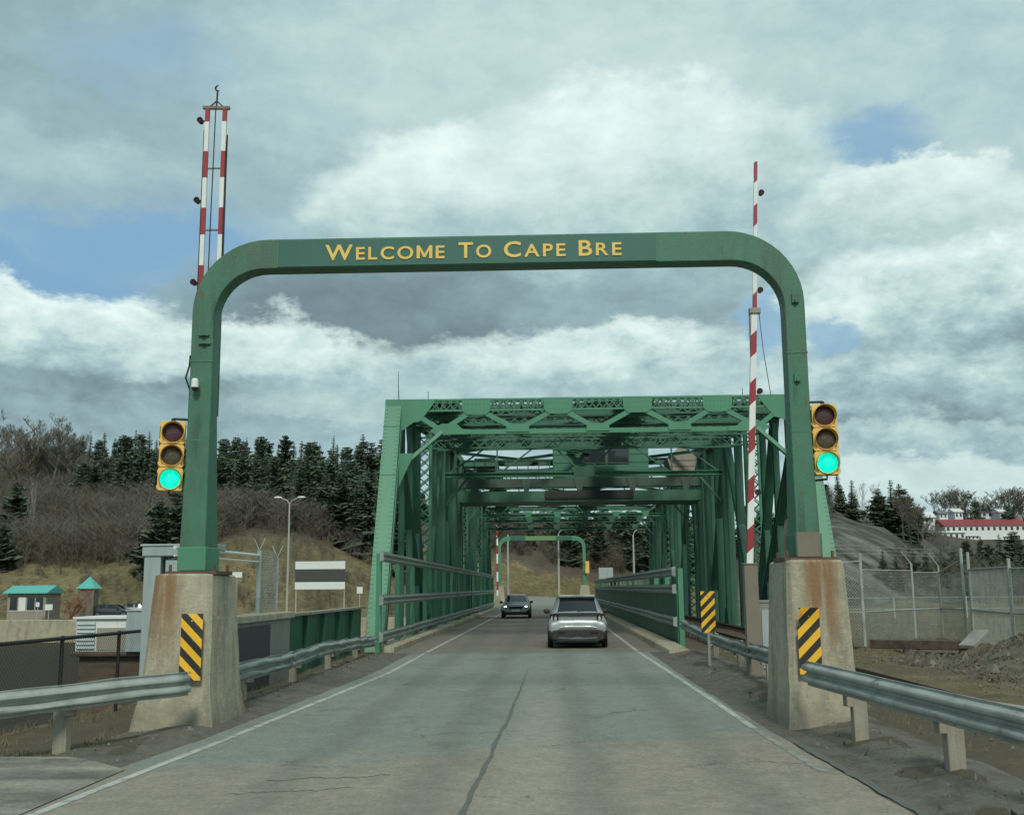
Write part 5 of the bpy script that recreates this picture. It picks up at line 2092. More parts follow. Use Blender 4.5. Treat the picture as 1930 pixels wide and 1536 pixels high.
small_sign('pale grey board above the far end of the right railing', 1142, 1080, 1.35, 1.05, 104.3, GREYSTEEL)


# orange scrap and dark parked cars are added with the vehicles
# ------------------------------------------------------------------ right side fence
def posts_fence():
    t = thing('chain_link_fence', 'tall galvanised chain link fence right of the track with angled barbed wire arms', 'fence', (12, 36, 0))
    spec = [(1540, 1050, 35.0), (1620, 1042, 35.5), (1717, 1062, 39.0), (1768, 1066, 40.5), (1810, 1033, 38.5)]
    spec2 = [(1823, 1040, 38.0), (1900, 1052, 33.0), (1990, 1050, 30.0), (2130, 1050, 27.0)]
    def run(sp):
        prev = None
        for px, py, y in sp:
            q = at(px, py, y)
            g = float(ground_h(np.array([q.x]), np.array([y]))[0])
            m = MB()
            m.tube([(q.x, y, g - .2), (q.x, y, q.z)], .055 if px in (1620, 1810, 1823, 1900) else .038, 8)
            m.build('post', GALV, t, smooth=True)
            if px in (1717, 1768):
                m = MB()
                m.beam((q.x, y, q.z), (q.x - .35, y - .1, q.z + .42), .03, .03)
                m.build('barb_arm', GALV, t)
            top = min(q.z - .25, 2.75)
            if prev is not None:
                for z in (top, 1.05):
                    m = MB()
                    m.tube([(prev[0], prev[1], min(prev[2], z) if z == top else z), (q.x, y, z)], .025, 6)
                    m.build('rail', GALV, t)
                chain_link(t, (prev[0], prev[1]), (q.x, y), .0, min(top, prev[2]), .075, .0032)
            prev = (q.x, y, top)
    run(spec)
    run(spec2)
    for dz in (.15, .28, .40):
        m = MB()
        pts = [at(px, 1066 - dz * 50, y) for px, _, y in spec]
        m.tube([(p.x - dz * .5, p.y, 2.75 + dz) for p in pts], .006, 4)
        m.build('barbed_wire', GALV, t)


posts_fence()
# low wire fence further back
lf = thing('field_fence', 'low wire fence with thin stakes crossing the grass behind the tall chain link fence', 'fence', (20, 62, 0))
for k in range(9):
    x = 16 + k * 4.2
    g = float(ground_h(np.array([x]), np.array([66.]))[0])
    m = MB()
    m.box(x - .04, 65.96, g - .1, x + .04, 66.04, g + 1.25)
    m.build('stake', LAMP_GREY, lf)
for z in (.5, 1.15):
    m = MB()
    m.tube([(16, 66, z), (50, 66, z)], .018, 5)
    m.build('wire', LAMP_GREY, lf)

# scrap beams and slabs lying about
def lying(name, label, cat, p, q, w, h, mat_):
    m = MB()
    m.beam(p, q, w, h)
    return tag(m.build(name, mat_, bevel=.02), label, cat)


A, B = at(1645, 1216, 33.5), at(1818, 1226, 31.0)
lying('old_timber', 'long dark old timber lying below the chain link fence', 'timber', (A.x, 33.5, .17), (B.x, 31.0, .24), .32, .26, TIMBER)
A, B = at(1822, 1222, 30.6), at(1852, 1205, 31.2)
lying('stone_slab', 'pale slab leaning on the dirt heap by the old timber', 'slab', (A.x, 30.6, .22), (B.x, 31.2, .62), .45, .12, CONC_GREY)
A, B = at(1790, 1318, 16.2), at(1880, 1340, 15.2)
lying('concrete_slab', 'broken concrete slab beside the track behind the near guardrail', 'slab', (A.x + .5, 16.4, .16), (B.x + .9, 15.4, .10), .5, .14, CONC_GREY)


# ------------------------------------------------------------------ vehicles
def catmull(P, n):
    """P: (k, ...) control rows -> smooth rows"""
    P = np.asarray(P, float)
    Q = np.concatenate([[2 * P[0] - P[1]], P, [2 * P[-1] - P[-2]]])
    out, par = [], []
    for i in range(len(P) - 1):
        p0, p1, p2, p3 = Q[i], Q[i + 1], Q[i + 2], Q[i + 3]
        for k in range(n):
            t = k / n
            c = .5 * (2 * p1 + (p2 - p0) * t + (2 * p0 - 5 * p1 + 4 * p2 - p3) * t * t + (3 * p1 - p0 - 3 * p2 + p3) * t ** 3)
            lin = p1 * (1 - t) + p2 * t
            out.append(.55 * c + .45 * lin)
            par.append(i + t)
    out.append(P[-1])
    par.append(len(P) - 1)
    return np.array(out), np.array(par)


#        y     roof  xr   belt  xb   w    bottom
SUV = [(0.00, .80, .62, .70, .78, .84, .42), (0.025, .87, .70, .78, .83, .90, .30), (0.135, .985, .70, .88, .84, .925, .24), (0.15, 1.09, .70, .97, .845, .93, .23), (0.22, 1.15, .69, 1.03, .85, .932, .22),
       (0.40, 1.40, .635, 1.06, .855, .932, .21), (0.58, 1.585, .60, 1.07, .855, .932, .21), (0.72, 1.615, .60, 1.07, .855, .932, .21), (1.3, 1.655, .62, 1.05, .855, .932, .21), (2.0, 1.66, .63, 1.03, .855, .932, .21), (2.45, 1.60, .62, 1.02, .85, .932, .21),
       (2.95, 1.34, .66, 1.02, .85, .932, .21), (3.35, 1.11, .72, 1.00, .84, .932, .21), (3.9, 1.03, .70, .95, .82, .925, .22), (4.3, .95, .64, .86, .78, .90, .24), (4.46, .80, .58, .72, .70, .82, .30), (4.50, .62, .5, .58, .64, .72, .40)]


def car_sections(st):
    rows = []
    for (y, zr, xr, zb, xb, w, bt) in st:
        lo = min(.55, zb - .08)
        rows.append([(0, y, bt), (w * .82, y, bt), (w * .96, y, bt + .08), (w, y, max(bt + .12, lo)), (w * .995, y, (lo + zb) / 2 + .02), (xb, y, zb), (xr, y, max(zr - .055, zb + .01)), (xr * .80, y, zr - .012), (0, y, zr)])
    return rows


def car(name, label, st, paint, loc, rz, sx=1.0, sy=1.0, sz=1.0, rear=True, detail=True):
    t = thing(name, label, 'car', loc, rz, local=True)
    ctrl = car_sections(st)
    A, ypar = catmull(ctrl, 5)
    B = np.stack([catmull(r_, 4)[0] for r_ in A])
    cpar = catmull(A[0], 4)[1]
    B = B * np.array([sx, sy, sz])
    parts = {}

    def put(key, quads):
        parts.setdefault(key, MB()).add(quads, [(0, 1, 2, 3)])
    yk = [s[0] for s in st]
    L = yk[-1]

    def yv(p):
        i = min(int(p), len(yk) - 2)
        return yk[i] + (yk[i + 1] - yk[i]) * (p - i)
    for s in (1, -1):
        for i in range(len(B) - 1):
            ym = yv((ypar[i] + ypar[i + 1]) / 2)
            for k in range(B.shape[1] - 1):
                c = (cpar[k] + cpar[k + 1]) / 2
                key = 'body'
                if .22 < ym < .56 and c > 6.45:
                    key = 'rear_window'
                elif 2.52 < ym < 3.26 and c > 6.35:
                    key = 'windscreen'
                elif .95 < ym < 2.85 and 5.15 < c < 5.9 and not (1.62 < ym < 1.74):
                    key = 'side_window'
                elif c < 2.9:
                    key = 'cladding'
                q = [B[i, k], B[i, k + 1], B[i + 1, k + 1], B[i + 1, k]]
                q = [(s * p[0], p[1], p[2]) for p in q]
                if s < 0:
                    q = q[::-1]
                put(key, q)
    # end caps
    for i, rev in ((0, 1), (len(B) - 1, 0)):
        ring = [(p[0], p[1], p[2]) for p in B[i]] + [(-p[0], p[1], p[2]) for p in B[i][::-1][1:-1]]
        mb = parts['body']
        mb.add(ring, [tuple(range(len(ring)))[::-1] if rev else tuple(range(len(ring)))])
    import bmesh
    for key, mb in parts.items():
        me = mb.mesh(key, {'body': paint, 'cladding': CARPLASTIC}.get(key, CARGLASS))
        bm = bmesh.new()
        bm.from_mesh(me)
        bmesh.ops.remove_doubles(bm, verts=bm.verts, dist=.0005)
        bmesh.ops.recalc_face_normals(bm, faces=bm.faces)
        bm.to_mesh(me)
        bm.free()
        me.polygons.foreach_set('use_smooth', [True] * len(me.polygons))
        me.set_sharp_from_angle(angle=R(50))
        link(key, me, t)
    # wheels
    for s in (1, -1):
        for y in (.80, 3.52):
            x = s * .80 * sx
            y *= sy
            m = MB()
            rows = []
            for xx, r_ in ((-.02, .30), (-.02, .34), (.02, .36), (.10, .365), (.15, .35), (.155, .25)):
                rows.append([(x + s * xx, y + r_ * math.cos(a), .365 + r_ * math.sin(a)) for a in [2 * math.pi * i / 24 for i in range(24)]])
            m.grid(rows, 0, True)
            wh = m.build('wheel', TYRE, t, smooth=True)
            m = MB()
            m.tube([(x + s * .05, y, .365), (x + s * .148, y, .365)], .25, 20)
            for a in range(5):
                an = 2 * math.pi * a / 5
                m.beam((x + s * .151, y, .365), (x + s * .151, y + .22 * math.cos(an), .365 + .22 * math.sin(an)), .05, .01, (1, 0, 0))
            m.build('rim', RIM, wh)
            m = MB()
            rows = []
            for xx, r_ in ((-.06, .43), (.135, .43), (.145, .38), (-.06, .38)):
                rows.append([(x + s * xx, y + r_ * math.cos(a), .365 + r_ * math.sin(a)) for a in [R(-10) + R(200) * i / 18 for i in range(19)]])
            m.grid(rows)
            m.build('wheel_arch', CARPLASTIC, t)
    # mirrors
    for s in (1, -1):
        m = MB()
        m.ball((s * (.99 * sx), 2.95 * sy, 1.10 * sz), .12, 10, 0, (.95, .55, .7))
        m.tube([(s * .86 * sx, 2.95 * sy, 1.03 * sz), (s * .97 * sx, 2.95 * sy, 1.07 * sz)], .03, 6)
        m.build('mirror', CARPLASTIC, t, smooth=True)
    return t


suv = car('silver_suv', 'silver SUV seen from behind driving onto the bridge', SUV, SILVER, (.82, 35.0, 0), 0)
fnR = lambda u, v, d: (u, d, v)
# tail lamps: dark bar with claw shaped ends
m = MB()
m.prism([(-.66, 1.10), (.66, 1.10), (.66, 1.035), (-.66, 1.035)], fnR, .055, .19)
m.build('light_bar', BLACK, suv)
for s in (1, -1):
    m = MB()
    for pl_ in ([(.64, 1.10), (.87, 1.06), (.88, 1.00), (.64, 1.03)], [(.60, 1.03), (.68, 1.03), (.635, .87), (.60, .93)], [(.70, 1.03), (.80, 1.02), (.78, .88), (.75, .93)], [(.82, 1.01), (.89, .99), (.875, .90)]):
        pts = [(s * u, v) for u, v in pl_]
        m.prism(pts, lambda u, v, d: (u, d + max(0, (abs(u) - .6)) * .22 + max(0, min(.11, (v - .87) * .95)), v), -.002, .10)
    m.build('tail_lamp', REDLENS, suv)
m = MB()
m.prism([(-.80, .56), (-.55, .60), (.55, .60), (.80, .56), (.84, .30), (.6, .22), (-.6, .22), (-.84, .30)], fnR, -.035, .25)
m.build('bumper_cladding', CARPLASTIC, suv, bevel=.03)
m = MB()
m.prism([(-.60, .355), (-.2, .335), (0, .365), (.2, .335), (.60, .355), (.60, .325), (.15, .30), (-.15, .30), (-.60, .325)], fnR, -.05, -.03)
m.build('skid_trim', RIM, suv)
m = MB()
m.prism([(-.60, .66), (-.42, .70), (.42, .70), (.60, .66), (.58, .625), (-.58, .625)], fnR, -.03, .1)
m.build('bumper_crease', SILVER, suv, bevel=.015)
m = MB()
m.prism([(-.26, .80), (.26, .80), (.26, .675), (-.26, .675)], lambda u, v, d: (u, d, v), -.028, .02)
m.build('number_plate', GREYSTEEL, suv)
m = MB()
m.prism([(-.56, 1.66), (.56, 1.66), (.60, 1.585), (-.60, 1.585)], lambda u, v, d: (u, d, v), .44, .80)
m.build('roof_spoiler', GALV_DULL, suv, bevel=.02)
m = MB()
m.prism([(-.62, .52), (-.40, .52), (-.40, .47), (-.62, .47)], fnR, -.05, -.03)
m.prism([(.62, .52), (.40, .52), (.40, .47), (.62, .47)], fnR, -.05, -.03)
m.build('reflector', REDLENS, suv)
m = MB()
m.tube([(0, .20, 1.14), (.22, .22, 1.20)], .012, 5)
m.build('rear_wiper', BLACK, suv)
# rear seats seen through the dark glass
m = MB()
for s in (-.42, .42):
    m.box(s - .13, 1.15, 1.12, s + .13, 1.25, 1.36)
m.build('headrest', CARPLASTIC, suv, bevel=.04)

onc = car('grey_car', 'grey car with headlights on coming towards the viewer on the bridge', SUV, pbr('grey_car_paint', (.27, .28, .29), .38, metal=.5, var=.05, fine=.02, coat=.5), (-2.26, 69.6, 0), math.pi, .98, .93, .90, rear=False)
onc.location = (-2.26, 69.6 + 4.5 * .93, 0)
yf = 4.5 * .93
for s in (1, -1):
    m = MB()
    m.ball((s * .62, yf - .16, .70), .10, 10, 0, (1.5, .9, .75))
    m.build('headlight', HEADLIGHT, onc, smooth=True)
m = MB()
m.prism([(-.45, .74), (.45, .74), (.40, .58), (-.40, .58)], fnR, yf - .05, yf + .02)
m.build('grille', BLACK, onc)
m = MB()
m.prism([(-.6, .50), (.6, .50), (.62, .42), (-.62, .42)], fnR, yf - .05, yf + .035)
m.build('bumper_trim', RIM, onc)
m = MB()
m.prism([(-.70, .40), (.70, .40), (.6, .22), (-.6, .22)], fnR, yf - .15, yf + .015)
m.build('lower_grille', CARPLASTIC, onc)
m = MB()
m.box(-.26, yf + .03, .44, .26, yf + .045, .56)
m.build('number_plate', WHITEB, onc)

for lab, px, y, rz, pt, sc_ in (('dark parked car side on at the foot of the hill left of the gate leg', 214, 108.2, -90, DARKPAINT, (.95, .95, .86)), ('second dark parked car half hidden behind the grey barrier frame', 262, 110.0, -82, DARKPAINT, (.95, .95, .9))):
    q = at(px, 1150, y)
    g = float(ground_h(np.array([q.x]), np.array([y]))[0])
    c = car('parked_car', lab, SUV, pt, (q.x - 2.0, y, g), R(rz), *sc_, rear=False)
    c['group'] = 'cars parked on the far bank'


# ------------------------------------------------------------------ trees
def bare_tree_mesh(seed, h, spread=.55, levels=4, r0=.16, lean=0.0, nb=(5, 4, 4, 3), fan=1.0):
    rnd = random.Random(seed)
    m = MB()

    def limb(p, d, L, r, lev):
        n = 4 if lev == 0 else (3 if lev == 1 else 2)
        pts, rs = [Vector(p)], [r]
        dd = Vector(d)
        for k in range(n):
            dd = (dd + Vector((rnd.uniform(-.16, .16), rnd.uniform(-.16, .16), rnd.uniform(-.03, .14) if lev else .05))).normalized()
            pts.append(pts[-1] + dd * (L / n))
            rs.append(max(.017, r * (1 - .72 * (k + 1) / n)))
        m.tube(pts, rs, 5 if lev == 0 else 3, cap=False)
        if lev >= levels:
            return
        for i in range(nb[min(lev, len(nb) - 1)]):
            t = rnd.uniform(.25 if lev else .22, 1.0)
            k = min(int(t * n), n - 1)
            q = pts[k].lerp(pts[k + 1], t * n - k)
            a = rnd.uniform(0, 2 * math.pi)
            up = rnd.uniform(.45, 1.1)
            nd = (dd * .55 + Vector((math.cos(a) * spread * 1.5, math.sin(a) * spread * 1.5, up * .75)) * fan).normalized()
            limb(q, nd, L * rnd.uniform(.40, .62) * (1.15 - .35 * t), rs[k] * .55 + .004, lev + 1)
    limb((0, 0, -.6), (lean, 0, 1), h * .66, r0, 0)
    return m


def conifer_mesh(seed, h, rad, power=.7):
    rnd = random.Random(seed)
    tr = MB().tube([(0, 0, -.8), (0, 0, h * .5), (0, 0, h * .97)], [h * .018, h * .012, .02], 6, cap=False)
    m = MB()
    z = h * .04
    asym = rnd.uniform(0, 6.28)
    bulge = [rnd.uniform(.62, 1.25) for _ in range(9)]
    while z < h * .985:
        f = z / h
        rr = rad * ((1 - f) ** power) * bulge[int(f * 8.99)] * rnd.uniform(.85, 1.1) + .06
        nbr = 10 if f < .6 else 8
        for k in range(nbr):
            if rnd.random() < .08:
                continue
            a = 2 * math.pi * k / nbr + rnd.uniform(-.4, .4)
            L = rr * rnd.uniform(.60, 1.18) * (1 + .16 * math.cos(a - asym))
            dx, dy = math.cos(a), math.sin(a)
            droop = (-.30 * (1 - f) + .12) * L * rnd.uniform(.5, 1.4)
            for t0, t1, wf in ((.05, .55, .40), (.35, .80, .42), (.62, 1.0, .30)):
                w = L * wf * rnd.uniform(.7, 1.3)
                za, zb = z + droop * t0 * t0, z + droop * t1 * t1
                ox, oy = -dy * w, dx * w
                hang = -rnd.uniform(.10, .30) * min(L, 1.6) * .8
                tw = rnd.uniform(-.5, .5) * w
                p0 = (dx * L * t0, dy * L * t0, za + .10)
                p1 = (dx * L * t1, dy * L * t1, zb)
                pl_ = (dx * L * (t0 + t1) / 2 + ox, dy * L * (t0 + t1) / 2 + oy, (za + zb) / 2 + hang + tw)
                pr_ = (dx * L * (t0 + t1) / 2 - ox, dy * L * (t0 + t1) / 2 - oy, (za + zb) / 2 + hang - tw)
                m.add([p0, pl_, p1, pr_], [(0, 1, 2), (0, 2, 3)])
                m.add([p0, p1, (dx * L * (t0 + t1) / 2 + ox * .2, dy * L * (t0 + t1) / 2 + oy * .2, (za + zb) / 2 + hang * 2.2)], [(0, 1, 2)])
        z += h * .030 * rnd.uniform(.75, 1.25) + .02
    m.add([(-.07, 0, h * .93), (.07, 0, h * .93), (0, .02, h)], [(0, 1, 2)])
    return tr, m


CON = []
for k, (h, rad, pw) in enumerate(((10, 2.0, .75), (10, 2.5, .60), (10, 1.7, .8), (10, 2.3, .48), (10, 1.5, .7), (10, 2.1, .36), (10, 1.9, .9))):
    tr, cr = conifer_mesh(40 + k, h, rad, pw)
    CON.append((tr.mesh('trunk', BARK), cr.mesh('crown', NEEDLE if k % 2 == 0 else NEEDLE2)))
BARE = []
for k in range(6):
    mb = bare_tree_mesh(70 + k, 10, (.5, .62, .42, .55, .5, .65)[k], 4, .17, random.uniform(-.06, .06), (8, 5, 5, 4))
    BARE.append(mb.mesh('branches', TWIG2 if k % 2 else TWIG))
BIR = [bare_tree_mesh(90 + k, 10, .32, 3, .11, random.uniform(-.05, .05), (6, 4, 3)).mesh('branches', BIRCH) for k in range(2)]


def gh(x, y):
    return float(ground_h(np.array([x]), np.array([y]))[0])


MASS = []


def conifer(px, py, y, label, group, var=None, name='spruce_tree', wide=1.25, mass=False):
    q = at(px, py, y)
    g = gh(q.x, y) - .4
    h = max(2.0, q.z - g)
    if mass:                      # merges into the wood behind, not to be told apart
        me = CON[random.randrange(len(CON))][1]
        co = np.empty(len(me.vertices) * 3)
        me.vertices.foreach_get('co', co)
        a, s = random.uniform(0, 6.28), h / 10
        c_, s_ = math.cos(a) * s * wide, math.sin(a) * s * wide
        co = co.reshape(-1, 3)
        tri = np.array([p.vertices[:] for p in me.polygons]).ravel()
        v_ = np.stack([co[:, 0] * c_ - co[:, 1] * s_ + q.x, co[:, 0] * s_ + co[:, 1] * c_ + y, co[:, 2] * s + g], 1)
        MASS.append(v_[tri])
        return None
    v = CON[random.randrange(len(CON)) if var is None else var]
    t = thing(name, label, 'tree', (q.x, y, g), random.uniform(0, 6.28), group, local=True)
    s = h / 10
    t.rotation_euler = (random.uniform(-.05, .05), random.uniform(-.05, .05), random.uniform(0, 6.28))
    t.scale = (s * wide * random.uniform(.85, 1.15) * max(1, .8 / s ** .5), s * wide * random.uniform(.85, 1.15) * max(1, .8 / s ** .5), s)
    link('trunk', v[0], t)
    link('crown', v[1], t)
    return t


def bare(px, py, y, label, group, var=None, name='bare_tree', wide=1.0, pool=None):
    q = at(px, py, y)
    g = gh(q.x, y) - .3
    h = max(1.5, q.z - g)
    pool = pool or BARE
    me = pool[random.randrange(len(pool)) if var is None else var]
    o = link(name, me)
    zmax = max(v.co.z for v in me.vertices)
    s = h / zmax
    o.location = (q.x, y, g)
    o.scale = (s * wide, s * wide, s)
    o.rotation_euler = (0, 0, random.uniform(0, 6.28))
    tag(o, label, 'tree', group)
    return o


random.seed(21)
gA = 'spruces on the wooded ridge'
labA1 = 'dark spruce on the ridge between the bare trees and the gate leg'
for px, py in ((152, 830), (170, 818), (187, 826), (203, 812), (216, 824), (230, 816), (245, 822), (258, 808), (272, 818), (284, 812), (296, 826), (318, 820), (336, 828), (348, 822)):
    conifer(px, py, random.uniform(196, 212), labA1, gA)
for k in range(44):
    conifer(random.uniform(150, 356), random.uniform(842, 900), random.uniform(172, 194), labA1, gA, wide=random.uniform(1.1, 1.7), mass=k > 30)
labA2 = 'dark spruce in the dense row on the ridge between the gate leg and the bridge'
for px, py in ((418, 838), (430, 826), (444, 820), (455, 828), (466, 824), (482, 830), (496, 822), (507, 830), (522, 836), (541, 816), (553, 830), (566, 826), (580, 832), (594, 828), (607, 836), (626, 820), (640, 834), (655, 842), (672, 836), (690, 816), (702, 832), (716, 826), (728, 834)):
    conifer(px, py, random.uniform(196, 212), labA2, gA)
for k in range(120):
    px = random.uniform(408, 745)
    conifer(px, random.uniform(838, 905) + (px - 412) * .10, random.uniform(158, 195), labA2, gA, wide=random.uniform(1.1, 1.7), mass=k > 75)
conifer(305, 938, 132, 'broad dark spruce just behind the grey barrier frame', 'lone spruces on the slopes', 1, wide=1.5)
conifer(338, 925, 135, 'dark spruce partly hidden by the gate leg under the traffic light', 'lone spruces on the slopes', 3, wide=1.2)
conifer(12, 985, 138, 'dark evergreen at the left edge of the slope', 'lone spruces on the slopes', 1, wide=1.6)
conifer(30, 905, 150, 'small dark evergreen among the brush above the teal roofed building', 'lone spruces on the slopes', 3, wide=1.3)
gC = 'trees behind the far gate'
labC = 'dark spruce in the wood behind the bridge'
n_ = 0
while n_ < 190:
    px = random.uniform(750, 1540) if n_ % 2 else random.uniform(900, 1260)
    yy = random.uniform(172, 235)
    if gh(U(px) * yy, yy) < np.interp(px, [930, 1120, 1300], [9.6, 4.8, 2.8]):
        continue
    n_ += 1
    conifer(px, random.uniform(950, 1010) - (30 if px < 860 else 0), yy, labC, gC, wide=1.6, mass=not (920 < px < 1240 and n_ < 110))
# skyline bare trees
for px, py in ((18, 792), (30, 815), (54, 806), (76, 812), (100, 800), (112, 818), (140, 822), (165, 832), (-20, 780), (22, 832), (90, 838), (120, 842)):
    bare(px, py, random.uniform(176, 198), 'bare tree in the thicket below the tall bare trees on the left skyline', 'bare trees on the left skyline', wide=1.1)
for px, py, w, lab in ((6, 768, 1.0, 'tall bare tree cut by the left edge of the picture'), (88, 776, 1.15, 'spreading bare tree standing highest on the left skyline'), (40, 800, 1.0, 'bare tree between the edge tree and the spreading skyline tree'), (128, 796, .9, 'bare tree just right of the spreading skyline tree'), (66, 822, 1.0, 'lower bare tree in front of the spreading skyline tree'), (152, 812, .8, 'slim bare tree left of the first ridge spruces')):
    bare(px, py, 200, lab, 'bare trees on the left skyline', wide=w)
p_ = bare(68, 905, 150, 'pale thin birch standing out on the brown slope', None, pool=BIR, name='birch_tree', wide=.5)
gR = 'trees above the rock slope'
for px, py, y, w, lab in ((1580, 884, 162, 1.5, 'tall dark spruce right below the right traffic light'), (1602, 903, 160, 1.6, 'broad spruce beside the tall one below the right traffic light'), (1556, 912, 166, 1.2, 'dark spruce half hidden by the bridge end post'),
                          (1676, 902, 160, 1.5, 'tall spruce left of the red roofed building'), (1696, 910, 158, 1.9, 'broad spruce nearest the red roofed building'), (1656, 920, 160, 1.6, 'spruce between the birch trunks and the tall spruce'), (1708, 935, 156, 1.3, 'low dark spruce where the rock slope drops')):
    conifer(px, py, y, lab, gR, wide=w)
for px, py, y in ((1620, 905, 164), (1630, 908, 163), (1641, 906, 165), (1650, 912, 163), (1612, 915, 163)):
    bare(px, py, y, 'pale bare birch in the small stand above the rock slope', gR, pool=BIR, name='birch_tree', wide=.7)
for px, py, y in ((1712, 930, 150), (1726, 945, 148), (1738, 965, 146), (1700, 925, 152)):
    bare(px, py, y, 'bare tree on the falling shoulder of the rock slope', gR, wide=1.2)
gV = 'trees in the valley below the red roofed building'
for px, py, y in ((1660, 1035, 128), (1690, 1045, 126), (1720, 1030, 130), (1745, 1040, 132), (1772, 1032, 136), (1800, 1038, 150), (1822, 1018, 170), (1842, 1010, 180), (1862, 1022, 170), (1884, 1004, 190), (1905, 998, 185), (1922, 1010, 175), (1945, 1000, 180), (1870, 1040, 140), (1912, 1045, 135), (1835, 1048, 130)):
    conifer(px, py, y, 'dark evergreen in the valley below the red roofed building', gV, wide=1.6)
for px, py, y in ((1702, 1015, 124), (1765, 1042, 124), (1850, 1055, 122), (1790, 1055, 120), (1900, 1050, 118)):
    bare(px, py, y, 'grey bare tree among the valley evergreens', gV, wide=.9)
gT = 'trees around the town'
for px, py in ((1772, 922), (1790, 916), (1806, 920), (1820, 926), (1880, 928), (1895, 916), (1910, 920), (1928, 924), (1850, 932)):
    bare(px, py, 470, 'grey bare tree on the skyline behind the red roofed building', gT, wide=1.3)
conifer(1837, 936, 440, 'pointed dark evergreen in front of the skyline trees beside the red roof', gT, wide=1.5)
conifer(1893, 952, 440, 'smaller dark evergreen behind the red roof', gT, wide=1.5)


# spruces that merge into the wood
Vv = np.concatenate(MASS)
me = bpy.data.meshes.new('spruce_wood')
me.vertices.add(len(Vv))
me.vertices.foreach_set('co', Vv.ravel())
me.loops.add(len(Vv))
me.loops.foreach_set('vertex_index', np.arange(len(Vv)))
me.polygons.add(len(Vv) // 3)
me.polygons.foreach_set('loop_start', np.arange(len(Vv) // 3) * 3)
me.polygons.foreach_set('loop_total', np.full(len(Vv) // 3, 3))
me.materials.append(NEEDLE)
me.update()
me.validate()
tag(link('spruce_wood', me), 'dense dark spruce wood filling the ridge and the slope behind the bridge', 'woodland', kind='stuff')


# brush wood on the slopes: nobody could count it
def brush(name, label, n, px0, px1, y0, y1, h0, h1, mats, zmin, seed, extra=None):
    rnd = random.Random(seed)
    protos = []
    for k in range(5):
        r2 = random.Random(seed * 10 + k)
        vs_ = []
        stems = r2.randint(4, 7)
        for s in range(stems):
            a = r2.uniform(0, 6.28)
            tip = Vector((math.cos(a) * r2.uniform(.1, .35), math.sin(a) * r2.uniform(.1, .35), r2.uniform(.75, 1.05)))
            b0 = Vector((math.cos(a) * .05, math.sin(a) * .05, -.1))
            vs_.append((b0, tip, .010))
            for j in range(11):
                t = r2.uniform(.2, .95)
                p = b0.lerp(tip, t)
                a2 = r2.uniform(0, 6.28)
                L = r2.uniform(.18, .40)
                e = p + Vector((math.cos(a2) * L * .8, math.sin(a2) * L * .8, L * r2.uniform(.2, .9)))
                vs_.append((p, e, .0055))
                for jj in range(3):
                    p2 = p.lerp(e, r2.uniform(.3, .9))
                    a3 = r2.uniform(0, 6.28)
                    L2 = L * .55
                    vs_.append((p2, p2 + Vector((math.cos(a3) * L2 * .7, math.sin(a3) * L2 * .7, L2 * .7)), .004))
        V = []
        for p, e, w in vs_:
            d = (e - p).normalized()
            sd = d.cross(Vector((r2.uniform(-1, 1), r2.uniform(-1, 1), .2))).normalized() * w
            V += [p - sd, p + sd, e]
        protos.append(np.array([tuple(v) for v in V]))
    allv = []
    cnt = 0
    tries = 0
    while cnt < n and tries < n * 8:
        tries += 1
        px = rnd.uniform(px0, px1)
        y = rnd.uniform(y0, y1)
        x = U(px) * y
        z = gh(x, y)
        if extra and not extra(px, y, z, rnd):
            continue
        if z < zmin:
            continue
        h = rnd.uniform(h0, h1)
        a = rnd.uniform(0, 6.28)
        P = protos[rnd.randrange(5)] * np.array([h * rnd.uniform(.8, 1.3), h * rnd.uniform(.8, 1.3), h])
        c, s = math.cos(a), math.sin(a)
        Q = np.stack([P[:, 0] * c - P[:, 1] * s + x, P[:, 0] * s + P[:, 1] * c + y, P[:, 2] + z - .3], 1)
        allv.append(Q)
        cnt += 1
    Vv = np.concatenate(allv)
    me = bpy.data.meshes.new(name)
    nt_ = len(Vv) // 3
    me.vertices.add(len(Vv))
    me.vertices.foreach_set('co', Vv.ravel())
    me.loops.add(len(Vv))
    me.loops.foreach_set('vertex_index', np.arange(len(Vv)))
    me.polygons.add(nt_)
    me.polygons.foreach_set('loop_start', np.arange(nt_) * 3)
    me.polygons.foreach_set('loop_total', np.full(nt_, 3))
    me.materials.append(mats)
    me.update()
    me.validate()
    o = link(name, me)
    return tag(o, label, 'woodland', kind='stuff')


def left_wood(px, y, z, rnd):
    lim = np.interp(px, [-60, 260, 400, 440, 560, 640, 720], [5.2, 5.6, 7.5, 10.6, 9.8, 7.5, 4.2])
    if (y > 172 and 150 < px < 356 or y > 158 and px > 408) and rnd.random() < .95:
        return False
    return z > lim + rnd.uniform(-.6, .6)


